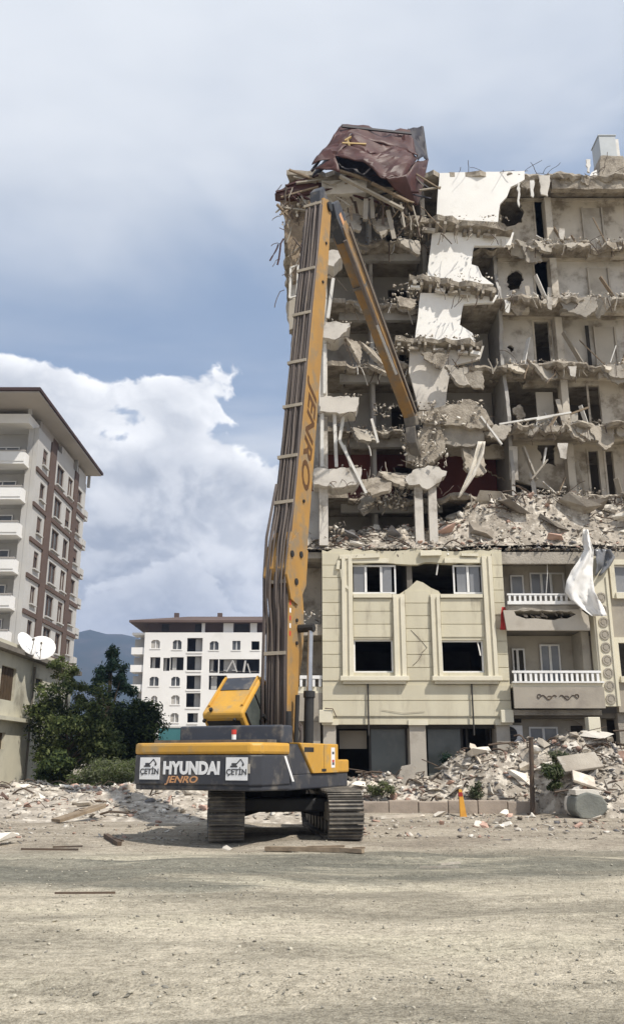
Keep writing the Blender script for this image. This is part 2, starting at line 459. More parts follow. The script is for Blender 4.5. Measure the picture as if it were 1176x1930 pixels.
def ground_z(x, y):
    if y < 2 or y > 60 or abs(x) > 40: return 0.0
    e = min(1, (y - 2) / 3, (60 - y) / 10, (40 - abs(x)) / 8)
    r = 0.075 * fbm(x * 0.12, y * 0.9 + x * 0.02, 3.1, 4) + 0.02 * fbm(x * 0.35, y * 3.0, 1.1, 3) + 0.05 * fbm(x * 0.5, y * 0.6, 7.7, 4)
    return e * r
def make_ground():
    xs = [-2600, -1200, -500, -200, -90, -60] + list(np.arange(-42, 42.01, 0.4)) + [60, 90, 200, 500, 1200, 2600]
    ys = [-900, -300, -80, -20] + list(np.arange(0, 30, 0.22)) + list(np.arange(30, 62, 0.6)) + [70, 90, 130, 200, 400, 800, 1400, 2600]
    v = [(float(x), float(y), ground_z(x, y)) for y in ys for x in xs]
    nx = len(xs)
    f = [(j * nx + i, j * nx + i + 1, (j + 1) * nx + i + 1, (j + 1) * nx + i) for j in range(len(ys) - 1) for i in range(nx - 1)]
    m = MB(); m.v = v; m.f = f
    o = bpy.data.objects.new('ground', m.mesh('ground', 'ground', True, False)); COL.objects.link(o); o['kind'] = 'structure'
make_ground()
mat('pebble', (0.52, 0.48, 0.39), (0.26, 0.24, 0.19), 9.0, rough=0.95)
mat('pebble_grey', (0.27, 0.255, 0.215), (0.17, 0.16, 0.135), 9.0, rough=0.95)
rg = random.Random(11)
pts = []
for i in range(11000):
    y = 5.5 + 16 * rg.random() ** 1.4; x = rg.uniform(-0.42, 0.42) * y * 1.05
    if fbm(x * 0.25, y * 1.0, 5.0, 3) < rg.uniform(-0.5, 0.2): continue
    s = min(0.07, 0.013 * math.exp(abs(rg.gauss(0, 0.7))))
    pts.append((x, y, ground_z(x, y) + s * 0.1, s))
pb = pile('gravel', pts, ('pebble', 'pebble', 'pebble_grey'), rg, kinds=('block',)); tag(pb, 'loose gravel scattered over the sandy lot', None, None, 'stuff')

# ================================================================== HILLS
mat('hill', (0.028, 0.038, 0.028), (0.042, 0.046, 0.035), 0.01, rough=1.0, dirt=(0.065, 0.06, 0.05), dscale=0.02)
def make_hills():
    xs = np.linspace(-1500, 1700, 90); ys = np.linspace(1350, 2300, 24)
    v = []
    for y in ys:
        for x in xs:
            t = (y - 1350) / 550; prof = max(0, 1 - abs(t - 1)) ** 0.8
            px = 588 + x / 1900 * 1600
            h = 215 + 58 * math.exp(-((px - 205) / 120) ** 4) + 10 * fbm(x * 0.006, 0.3, 1, 4)
            v.append((float(x), float(y), max(-0.5, prof * h * (1 + 0.05 * fbm(x * 0.007, y * 0.007, 4, 5)) - 2)))
    nx = len(xs)
    f = [(j * nx + i, j * nx + i + 1, (j + 1) * nx + i + 1, (j + 1) * nx + i) for j in range(len(ys) - 1) for i in range(nx - 1)]
    m = MB(); m.v = v; m.f = f
    o = bpy.data.objects.new('hills', m.mesh('hills', 'hill', True, False)); COL.objects.link(o); o['kind'] = 'structure'
make_hills()

# ================================================================== TALL APARTMENT BLOCK (left)
mat('apt_white', (0.46, 0.45, 0.43), (0.40, 0.39, 0.37), 0.25, dirt=(0.40, 0.38, 0.345), dscale=0.3)
mat('apt_bright', (0.74, 0.73, 0.71), (0.68, 0.67, 0.64), 0.3)
mat('apt_brown', (0.115, 0.078, 0.063), (0.09, 0.062, 0.05), 0.3)
mat('apt_soffit', (0.37, 0.345, 0.32), (0.32, 0.30, 0.275), 0.3)
mat('roof_dark', (0.06, 0.035, 0.032), (0.045, 0.03, 0.03), 0.5)
mat('apt_glass', (0.10, 0.105, 0.11), (0.06, 0.065, 0.07), 0.4, rough=0.15, spec=0.5)
mat('apt_curtain', (0.42, 0.40, 0.37), (0.30, 0.285, 0.26), 0.8)
def tall_block():
    X, Y0, Y1 = -23.7, 69.0, 85.0            # corner nearest the camera, depth of the side wall
    XL = -46
    rg = random.Random(3)
    t = thing('apartment_block', 'tall white apartment block with brown bands and wide flat eaves behind the small house', 'building', (X, Y0, 0))
    zf = [1.0 + 3.0 * i for i in range(0, 8)]      # floor levels 1 .. 22 ; roof line 25.0
    ztop = 29.4
    corner_z = lambda py: at(62, py, Y0).z
    bands = [corner_z(q) for q in (1216, 1149, 1081, 1013, 947, 881)]
    ztop = corner_z(806)
    # side wall facing right, with window openings
    cols = [0.16, 0.50, 0.73, 0.93]          # fractions along the wall
    holes = []; wins = []
    levels = [0.6] + bands
    for bi, zb in enumerate(levels):
        zt = levels[bi + 1] if bi + 1 < len(levels) else ztop
        if zt - zb > 4: zb = zt - 2.8
        for ci, c in enumerate(((0.10, 0.18), (0.37, 0.51), (0.60, 0.70), (0.82, 0.92))):
            y0 = Y0 + (Y1 - Y0) * c[0]; y1 = Y0 + (Y1 - Y0) * c[1]
            z0, z1 = zb + 0.85, zb + 2.35
            if ci in (1, 2): z0 = zb + 0.5; z1 = zb + 2.45
            holes.append([(y0, z0), (y1, z0), (y1, z1), (y0, z1)]); wins.append((y0, y1, z0, z1))
    MB().side([(Y0, -0.2), (Y1, -0.2), (Y1, ztop), (Y0, ztop)], holes, X - 0.4, 0.4).build('side_wall', 'apt_white', t)
    MB().box(XL, Y0 + 1.4, -0.2, X - 0.42, Y0 + 1.8, ztop - 0.01).build('front_wall', 'apt_white', t)
    MB().box(XL, Y1 - 0.4, -0.2, X - 0.42, Y1 - 0.003, ztop - 0.02).build('back_wall', 'apt_white', t)
    MB().box(X - 0.9, Y0 + 0.01, -0.2, X - 0.42, Y0 + 1.38, ztop - 0.02).build('corner_pier', 'apt_white', t)
    for zb in bands + [3.0]:
        MB().box(XL, Y0 + 0.3, zb - 0.15, X - 0.43, Y1 - 0.5, zb - 0.02).build('floor_plate', 'apt_white', t)
    # brown vertical stripes and brown bands
    for (a, b) in ((0.22, 0.32), (0.72, 0.80)):
        MB().box(X, Y0 + (Y1 - Y0) * a, 0, X + 0.12, Y0 + (Y1 - Y0) * b, ztop).build('brown_stripe', 'apt_brown', t)
    for zb in bands:
        for (a, b) in ((0.0, 0.218), (0.322, 0.718), (0.802, 0.985)):
            MB().box(X, Y0 + (Y1 - Y0) * a, zb - 0.24, X + 0.16, Y0 + (Y1 - Y0) * b, zb + 0.12).build('brown_band', 'apt_brown', t)
    for (y0, y1, z0, z1) in wins:
        w = MB().box(X - 0.3, y0 + .003, z0, X - 0.22, y1 - .003, z1).build('window', rg.choice(('apt_glass', 'apt_glass', 'apt_curtain')), t)
        f = MB(); f.box(X - 0.215, y0, z0, X - 0.12, y0 + 0.1, z1); f.box(X - 0.215, y1 - 0.1, z0, X - 0.12, y1, z1)
        f.box(X - 0.214, y0 + 0.1, z1 - 0.1, X - 0.121, y1 - 0.1, z1); f.box(X - 0.214, (y0 + y1) / 2 - .05, z0, X - 0.121, (y0 + y1) / 2 + .05, z1 - .1)
        f.build('window_frame', 'apt_brown', w)
        MB().box(X + 0.002, y0 - 0.1, z0 - 0.14, X + 0.22, y1 + 0.1, z0 - 0.02).build('sill', 'apt_white', w)
        if rg.random() < 0.45:
            MB().box(X - 0.119, y0 + .1, z1 - rg.uniform(0.4, 1.3), X - 0.1, y1 - .1, z1 - .1).build('roller_blind', 'apt_brown', w)
    # balconies on the front
    for i, zb in enumerate(bands):
        b = MB(); b.box(X - 10.5, Y0 - 1.3, zb - 0.1, X - 0.6, Y0 + 1.38, zb + 0.12)
        b = b.build('balcony', 'apt_bright', t)
        q = MB(); q.box(X - 4.6, Y0 - 1.36, zb + 0.121, X - 0.62, Y0 - 1.2, zb + 1.0); q.box(X - 0.78, Y0 - 1.198, zb + 0.121, X - 0.62, Y0 - 0.05, zb + 1.0)
        q.box(X - 10.5, Y0 - 1.36, zb + 0.121, X - 5.0, Y0 - 1.2, zb + 1.0)
        q.build('parapet', 'apt_bright', b)
        MB().box(X - 10.5, Y0 - 1.42, zb + 1.002, X - 0.56, Y0 - 1.14, zb + 1.1).build('coping', 'apt_soffit', b)
        gl = MB().box(X - 4.4, Y0 + 1.33, zb + 0.3, X - 2.0, Y0 + 1.395, zb + 2.35).build('balcony_door', 'apt_glass', t)
        fr = MB().wall(rect(X - 4.4, zb + .3, X - 2.0, zb + 2.35), [rect(X - 4.3, zb + .4, X - 3.25, zb + 2.25), rect(X - 3.15, zb + .4, X - 2.1, zb + 2.25)], Y0 + 1.26, .068)
        fr.build('door_frame', 'apt_bright', gl)
        MB().box(X - 7.5, Y0 + 1.33, zb + 1.0, X - 5.5, Y0 + 1.395, zb + 2.2).build('balcony_window', 'apt_glass', t)
        if i % 2 == 0: MB().box(X - 1.6, Y0 + 1.2, zb + 0.25, X - 1.1, Y0 + 1.39, zb + 0.7).build('air_conditioner', 'apt_soffit', t)
        # balconies on the far corner, in profile
        e = MB(); e.box(X - 1.5, Y1, zb - 0.1, X + 0.1, Y1 + 1.1, zb + 0.12); e.box(X - 1.5, Y1 + 0.95, zb + 0.12, X + 0.1, Y1 + 1.1, zb + 0.9)
        e.box(X - 0.05, Y1, zb + 0.3, X + 0.1, Y1 + .95, zb + 0.9)
        e.build('rear_balcony', 'apt_white', t)
    # roof with wide soffit
    z = ztop
    r = MB(); r.box(XL, Y0 - 4.8, z + 1.4, X + 1.4, Y1 + 1.2, z + 1.65); r = r.build('roof', 'roof_dark', t)
    MB().plate([(XL, Y0 - 4.6), (X + 1.25, Y0 - 4.6), (X + 1.25, Y1 + 1.0), (XL, Y1 + 1.0)], [], (0, 0, z + 1.38), (1, 0, 0), (0, 1, 0), (0, 0, -0.12)).build('soffit', 'apt_soffit', r)
    a = MB(); a.box(XL, Y0 + 1.4, z, X - 0.41, Y1, z + 1.25); a.build('attic_wall', 'apt_soffit', t)
    MB().box(X - 4.2, Y0 - 1.3, z - 0.1, X - 0.5, Y0 + 1.39, z + 0.75).build('top_parapet', 'apt_bright', t)
    for xx, yy in ((X - 0.7, Y0 - 1.2), (X - 0.2, Y1 + 0.9), (X - 0.2, Y0 + 12)):
        MB().box(xx, yy, z + (0.76 if yy < Y0 else 0), xx + 0.28, yy + 0.28, z + 1.255).build('roof_post', 'apt_white', t)
    for c in (0.33, 0.62, 0.82):
        y = Y0 + (Y1 - Y0) * c
        MB().box(X - 0.4, y, z + 0.15, X - 0.385, y + 1.6, z + 1.1).build('attic_window', 'apt_brown', t)
    MB().box(X - 0.35, Y0 + 7, z, X - .05, Y0 + 11, z + .9).build('roof_parapet', 'apt_white', t); MB().box(X - 0.35, Y1 - 3, z, X - .05, Y1 - .1, z + .9).build('roof_parapet', 'apt_white', t)
tall_block()

# ================================================================== WHITE BLOCK FAR BEHIND
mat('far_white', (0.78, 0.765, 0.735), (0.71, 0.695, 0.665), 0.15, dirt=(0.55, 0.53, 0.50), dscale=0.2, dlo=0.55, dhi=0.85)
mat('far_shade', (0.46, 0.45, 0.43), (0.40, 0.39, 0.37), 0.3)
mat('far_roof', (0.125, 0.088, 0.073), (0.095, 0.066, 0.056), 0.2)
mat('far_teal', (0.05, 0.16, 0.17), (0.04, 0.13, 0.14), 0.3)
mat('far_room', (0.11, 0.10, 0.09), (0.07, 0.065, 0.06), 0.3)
def far_block():
    Y = 144.0
    t = thing('apartment_block', 'white quake-damaged apartment block with brown roof behind the yellow cab', 'building', (-20, Y, 0))
    f = lambda px, py: xz(px, py, Y)
    rg = random.Random(8)
    x0 = f(268, 1300)[0]; x1 = f(545, 1300)[0]; xl = f(243, 1300)[0]
    ztop = f(300, 1192)[1]
    S = 290 / 1176.0
    def zp(x, y): return (230 + x * S, 1130 + y * S)      # from the enlarged crop
    holes = []; items = []
    def opening(a, b, c, d, arch=False, kind='window'):
        p, q = zp(a, b), zp(c, d)
        A, B = f(*p), f(*q)
        xx0, xx1, zz0, zz1 = A[0], B[0], B[1], A[1]
        if arch:
            o = [(xx0, zz0), (xx1, zz0), (xx1, zz1 - 0.3), (xx1 - 0.35, zz1), (xx0 + 0.35, zz1), (xx0, zz1 - 0.3)]
        else: o = rect(xx0, zz0, xx1, zz1)
        holes.append(o); items.append((xx0, xx1, zz0, zz1, kind))
    for (a, b, c, d) in ((225, 308, 290, 372), (390, 310, 455, 380), (672, 318, 738, 385), (378, 590, 442, 660), (213, 590, 280, 660), (378, 732, 440, 800), (225, 735, 270, 800), (372, 868, 432, 938)):
        opening(a, b, c, d, True)
    for (a, b, c, d) in ((845, 315, 905, 385), (990, 318, 1050, 385)): opening(a, b, c, d)
    for (a, b, c, d) in ((500, 293, 615, 398), (497, 432, 608, 540), (495, 580, 602, 685), (492, 715, 598, 822), (500, 868, 580, 940)): opening(a, b, c, d, False, 'loggia')
    for (a, b, c, d) in ((218, 440, 292, 525), (318, 445, 365, 545), (372, 440, 470, 540), (668, 455, 735, 560), (745, 455, 1050, 565), (665, 580, 800, 690)): opening(a, b, c, d, False, 'hole')
    MB().wall(rect(x0, -0.2, x1, ztop), holes, Y, 0.5).build('wall', 'far_white', t)
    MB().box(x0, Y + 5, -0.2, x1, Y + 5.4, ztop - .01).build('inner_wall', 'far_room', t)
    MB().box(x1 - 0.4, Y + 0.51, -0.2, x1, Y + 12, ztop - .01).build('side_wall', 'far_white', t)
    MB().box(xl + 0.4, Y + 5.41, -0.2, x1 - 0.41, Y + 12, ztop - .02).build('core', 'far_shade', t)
    for k in range(8):
        z = ztop - 0.3 - 3.05 * k
        if z < 0: break
        MB().box(x0 + .01, Y + 0.51, z - 0.2, x1 - 0.41, Y + 4.99, z).build('floor_plate', 'far_room', t)
    for (a, b, c, d, kind) in items:
        if kind == 'window':
            if rg.random() < 0.75:
                g = MB().box(a, Y + 0.3, c, b, Y + 0.36, d).build('window', rg.choice(('apt_glass', 'apt_curtain', 'apt_glass')), t)
                MB().box((a + b) / 2 - .06, Y + 0.2, c, (a + b) / 2 + .06, Y + 0.295, d - .02).build('mullion', 'pvc', g)
            MB().box(a - .15, Y - 0.1, c - .18, b + .15, Y - 0.003, c - .03).build('sill', 'far_white', t)
        elif kind == 'loggia':
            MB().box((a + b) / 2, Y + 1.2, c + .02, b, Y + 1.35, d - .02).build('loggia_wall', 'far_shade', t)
            MB().box(a, Y - 0.12, c - .3, b, Y - .003, c - .05).build('loggia_edge', 'far_white', t)
        else:
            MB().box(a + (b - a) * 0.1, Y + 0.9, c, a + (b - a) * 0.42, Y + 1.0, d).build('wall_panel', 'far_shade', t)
    # fallen braces in the long hole
    for (a, b, c, d) in ((800, 552, 850, 462), (850, 470, 880, 555), (930, 555, 945, 465), (980, 560, 960, 490)):
        p, q = at(*zp(a, b), Y + 0.25), at(*zp(c, d), Y + 0.25)
        MB().beam(p, q, 0.32, 0.2).build('broken_panel', 'far_shade', t)
    # balconies on the left flank
    for k, (yt, yb) in enumerate(((290, 405), (430, 540), (575, 690))):
        a, b = zp(75, yt), zp(165, yb); A, B = f(*a), f(*b)
        MB().box(xl, Y + 0.3, B[1] - 0.25, x0 - .003, Y + 4, B[1]).build('balcony', 'far_white', t)
        MB().box(xl, Y + 0.3, B[1] + .003, x0 - .003, Y + 0.45, B[1] + 0.9).build('parapet', 'far_white', t)
        MB().box(xl + 0.1, Y + 2.5, B[1] + .003, x0 - .003, Y + 2.7, A[1]).build('balcony_wall', 'far_shade', t)
    MB().box(xl, Y + 0.28, f(250, 1196)[1], x0 - .003, Y + 4, ztop).build('corner_head', 'far_white', t)
    # attic storey and roof
    za = f(300, 1175)[1]
    MB().box(x0 + .3, Y + 1.2, ztop + .003, x1, Y + 11, za + .3).build('attic_wall', 'far_roof', t)
    for (a, b) in ((610, 632), (775, 850), (980, 1030)):
        A, B = f(*zp(a, 185)), f(*zp(b, 250)); MB().box(A[0], Y + 0.3, ztop + .003, B[0], Y + 0.8, za + .5).build('attic_pier', 'far_white', t)
    for (a, b) in ((300, 350), (555, 605), (860, 960)):
        A, B = f(*zp(a, 185)), f(*zp(b, 250)); MB().box(A[0], Y + 1.0, ztop + .3, B[0], Y + 1.19, za).build('attic_window', 'inside_shade', t)
    e0, e1 = f(*zp(65, 160)), f(*zp(1150, 160))
    r0 = f(*zp(270, 112))
    xe0, xe1 = e0[0], e1[0] + 6; ze = e0[1] - 0.4; zr = r0[1] + 0.55
    m = MB(); ya, yb, ym = Y - 0.8, Y + 13, Y + 6
    m.add([(xe0, ya, ze), (xe1, ya, ze), (xe1, yb, ze), (xe0, yb, ze), (xe0 + 9, ym, zr), (xe1 - 8, ym, zr), (xe0, ya, ze + .35), (xe1, ya, ze + .35), (xe1, yb, ze + .35), (xe0, yb, ze + .35)],
          [(0, 3, 2, 1), (0, 1, 7, 6), (1, 2, 8, 7), (2, 3, 9, 8), (3, 0, 6, 9), (6, 7, 5, 4), (7, 8, 5), (8, 9, 4, 5), (9, 6, 4)])
    r = m.build('roof', 'far_roof', t)
    for a in (420, 750): 
        p = at(*zp(a, 120), Y + 6); MB().box(p.x - .4, p.y - .4, zr - .8, p.x + .4, p.y + .4, zr + .6).build('chimney', 'far_roof', r)
    g = thing('low_wall', 'teal painted wall at the foot of the white apartment block', 'wall', (-15, 120, 0))
    A, B = at(300, 1372, 120), at(410, 1372, 120)
    MB().box(A.x, 120, -0.1, B.x, 120.3, A.z).build('panel', 'far_teal', g); MB().box(A.x - .1, 119.9, A.z + .002, B.x + .1, 120.4, A.z + .2).build('coping', 'far_shade', g)
far_block()

# ================================================================== SMALL HOUSE
mat('house_wall', (0.56, 0.53, 0.42), (0.48, 0.455, 0.365), 0.5, bump=0.1, dirt=(0.27, 0.25, 0.20), dscale=0.5)
mat('house_roof', (0.20, 0.18, 0.15), (0.14, 0.125, 0.105), 0.8)
mat('wood_door', (0.085, 0.055, 0.03), (0.06, 0.04, 0.022), 2.5)
mat('dish', (0.80, 0.79, 0.77), (0.74, 0.73, 0.71), 1.0, rough=0.5)
def house():
    X, Y0, Y1 = -13.9, 36.0, 50.0
    t = thing('small_house', 'two-storey cream house with flat roof beside the green trees', 'house', (X - 4, Y0, 0))
    ze = 6.35
    yz = lambda px, py, Y: (Y, at(px, py, Y).z)
    # depth of a pixel column on this wall
    def Yat(px, py):
        lo, hi = 30, 60
        for i in range(40):
            m = (lo + hi) / 2
            if at(px, py, m).x > X: lo = m
            else: hi = m
        return lo
    def P(px, py):
        Y = Yat(px, py); return (Y, at(px, py, Y).z)
    holes = []
    specs = [((5, 1253), (26, 1322), 'wood_door', 'shutter'), ((0, 1380), (8, 1412), 'wood_door', 'window'), ((68, 1277), (80, 1298), 'inside_shade', 'window')]
    rs = []
    for (a, b, m, nm) in specs:
        A, B = P(*a), P(*b)
        rs.append((A[0], B[0], B[1], A[1], m, nm)); holes.append(rect(A[0], B[1], B[0], A[1]))
    MB().side(rect(Y0, -0.1, Y1, ze), holes, X - 0.3, 0.3).build('side_wall', 'house_wall', t)
    MB().box(-26, Y0, -0.1, X - 0.302, Y0 + 0.3, ze).build('front_wall', 'house_wall', t)
    MB().box(-26, Y1 - 0.3, -0.1, X - 0.302, Y1, ze).build('back_wall', 'house_wall', t)
    MB().box(-26, Y0 + .302, 3.0, X - 0.302, Y1 - .302, 3.2).build('floor_plate', 'house_wall', t)
    for (a, b, c, d, m, nm) in rs:
        w = MB().box(X - 0.2, a, c, X - 0.14, b, d).build(nm, m, t)
        if nm == 'shutter':
            n = 5
            for i in range(n):
                q = a + (b - a) * (i + .5) / n
                MB().box(X - 0.138, q - (b - a) / n * .42, c + .03, X - 0.11, q + (b - a) / n * .42, d - .03).build('board', m, w)
    A = P(0, 1355); B = P(38, 1367)
    MB().box(X, Y0, A[1] - .05, X + 0.35, B[0] + 2, A[1] + 0.12).build('ledge', 'house_wall', t)
    C = P(48, 1430)
    MB().tube([(X + 0.09, C[0], 0), (X + 0.09, C[0], ze - .25)], 0.06, 8).build('drainpipe', 'house_roof', t)
    D = P(48, 1230)
    r = MB(); r.box(-26.4, Y0 - 0.4, ze + .002, X + 0.45, Y1 + 0.4, ze + 0.22); r = r.build('roof', 'house_roof', t)
    MB().box(-26, Y0, ze + .222, X + 0.1, Y1, ze + .5).build('roof_upstand', 'house_wall', r)
    for i, (px, py, w, rot) in enumerate(((52, 1213, 0.62, 1.2), (78, 1221, 0.70, 0.3))):
        Y = 40.5 + 1.2 * i
        p = at(px, py, Y)
        o = thing('satellite_dish', ('white satellite dish turned edge-on on the cream house roof', 'white satellite dish facing the street on the cream house roof')[i], 'satellite dish', (p.x, Y, ze + .5))
        M = Matrix.Translation((p.x, Y, p.z)) @ Matrix.Rotation(rot, 4, 'Z') @ Matrix.Rotation(RAD(62), 4, 'X')
        m = MB(M); vs = [(0, 0, -0.12)]; fs = []; n = 20
        for ring in (0.5, 1.0):
            for k in range(n):
                a = 2 * math.pi * k / n; vs.append((w * ring * math.cos(a), w * ring * math.sin(a), -0.12 + 0.12 * ring ** 2))
        for k in range(n):
            k2 = (k + 1) % n; fs.append((0, 1 + k, 1 + k2)); fs.append((1 + k, 1 + n + k, 1 + n + k2, 1 + k2))
        d = m.add(vs, fs).build('reflector', 'dish', o, True); s = d.modifiers.new('s', 'SOLIDIFY'); s.thickness = 0.02
        MB().tube([(p.x, Y, ze + .5), (p.x, Y, p.z - .1)], 0.04).build('mast', 'house_roof', o)
        e = M @ Vector((0, 0, 0.45)); b = M @ Vector((0, -w * .95, 0))
        MB().tube([b, e], 0.02).build('feed_arm', 'house_roof', o); MB().tube([e, M @ Vector((0, 0, .33))], 0.05).build('feed_horn', 'house_roof', o)
house()

# ================================================================== TREES AND SHRUBS
def leafmat(name, a, b):
    m = mat(name, a, b, 1.3, rough=0.75, spec=0.25)
    nt = m.node_tree; p = nt.nodes['Principled BSDF']; out = nt.nodes['Material Output']
    tl = nt.nodes.new('ShaderNodeBsdfTranslucent'); mxs = nt.nodes.new('ShaderNodeMixShader'); mxs.inputs[0].default_value = 0.4
    nt.links.new(p.inputs['Base Color'].links[0].from_socket, tl.inputs['Color'])
    nt.links.new(p.outputs[0], mxs.inputs[1]); nt.links.new(tl.outputs[0], mxs.inputs[2]); nt.links.new(mxs.outputs[0], out.inputs['Surface'])
leafmat('leaf_mid', (0.105, 0.135, 0.042), (0.06, 0.085, 0.024))
leafmat('leaf_light', (0.19, 0.215, 0.085), (0.115, 0.14, 0.05))
leafmat('leaf_dark', (0.030, 0.048, 0.018), (0.018, 0.032, 0.012))
leafmat('leaf_conifer', (0.016, 0.040, 0.026), (0.010, 0.026, 0.018))
leafmat('leaf_grey', (0.19, 0.205, 0.125), (0.12, 0.135, 0.075))
mat('bark', (0.10, 0.08, 0.055), (0.065, 0.05, 0.035), 4)
def leaves(clumps, n, size, rng, thin=0.45):
    """n leaf quads spread over the clumps [(centre, radius xyz)]"""
    wts = np.array([r[0] * r[1] * r[2] for c, r in clumps]) ** 0.7; wts /= wts.sum()
    V = np.zeros((n, 4, 3)); g = np.random.default_rng(rng.randrange(1 << 30))
    idx = g.choice(len(clumps), n, p=wts)
    C = np.array([c for c, r in clumps])[idx]; Rr = np.array([r for c, r in clumps])[idx]
    d = g.normal(size=(n, 3)); d /= np.linalg.norm(d, axis=1)[:, None]
    rad = g.random(n) ** 0.45 * (1 + 0.18 * g.normal(size=n))
    P = C + d * rad[:, None] * Rr
    nrm = d * 0.8 + g.normal(size=(n, 3)) * 0.6 + np.array([0, 0, 0.4]); nrm /= np.linalg.norm(nrm, axis=1)[:, None]
    t = np.cross(nrm, g.normal(size=(n, 3))); t /= np.linalg.norm(t, axis=1)[:, None]
    b = np.cross(nrm, t)
    s = size * (0.55 + 0.9 * g.random(n))[:, None]
    V[:, 0] = P - t * s; V[:, 1] = P - b * s * thin; V[:, 2] = P + t * s; V[:, 3] = P + b * s * thin
    return V.reshape(-1, 3)
def crown_mesh(name, V, mats, rng):
    n = len(V) // 4
    me = bpy.data.meshes.new(name)
    me.vertices.add(len(V)); me.vertices.foreach_set('co', V.ravel())
    me.loops.add(n * 4); me.loops.foreach_set('vertex_index', np.arange(n * 4, dtype=np.int32))
    me.polygons.add(n); me.polygons.foreach_set('loop_start', np.arange(0, n * 4, 4, dtype=np.int32))
    for m in mats: me.materials.append(MATS[m])
    mi = np.array([rng.randrange(len(mats)) for i in range(n // 40 + 1)], dtype=np.int32).repeat(40)[:n]
    mi = np.random.default_rng(3).permutation(mi)
    me.polygons.foreach_set('material_index', mi)
    me.update(calc_edges=True)
    return me
def tree(name, label, cat, base, clumps, n, size, mats, seed, trunk=0.14, group=None, thin=0.45):
    rng = random.Random(seed)
    t = thing(name, label, cat, base, group)
    base = Vector(base)
    V = leaves(clumps, n, size, rng, thin)
    o = bpy.data.objects.new('crown', crown_mesh('crown', V, mats, rng)); link(o, t)
    top = max((Vector(c) for c, r in clumps), key=lambda q: q.z)
    m = MB()
    mid = base.lerp(Vector((top.x, top.y, top.z)), 0.5) + Vector((rng.uniform(-.2, .2), rng.uniform(-.2, .2), 0))
    m.tube([base - Vector((0, 0, .1)), base.lerp(mid, .5), mid, top], trunk, 7, trunk * 0.2)
    m.build('trunk', 'bark', t)
    for c, r in clumps[::max(1, len(clumps) // 10)]:
        c = Vector(c); s = base.lerp(top, min(0.8, max(0.15, (c.z - base.z) / max(0.1, top.z - base.z) * 0.6)))
        MB().tube([s, s.lerp(c, .55) + Vector((0, 0, .1)), c], trunk * 0.42, 5, trunk * 0.1).build('limb', 'bark', t)
    return t
def blob(px, py, Y, rx, rz, n, rng, cr=0.42, ry=None):
    """clumps filling an ellipse seen at (px, py) with radii in pixels"""
    k = at(px + 100, py, Y).x - at(px, py, Y).x; k /= 100
    c = at(px, py, Y); out = []
    for i in range(n):
        while True:
            a, b, e = rng.uniform(-1, 1), rng.uniform(-1, 1), rng.uniform(-1, 1)
            if a * a + b * b + e * e <= 1: break
        q = cr * rng.uniform(0.6, 1.25)
        out.append(((c.x + a * rx * k, Y + e * (ry or rx * k * 0.8), max(0.25, c.z + b * rz * k)), (q * 1.1, q * 1.1, q * 0.85)))
    return out
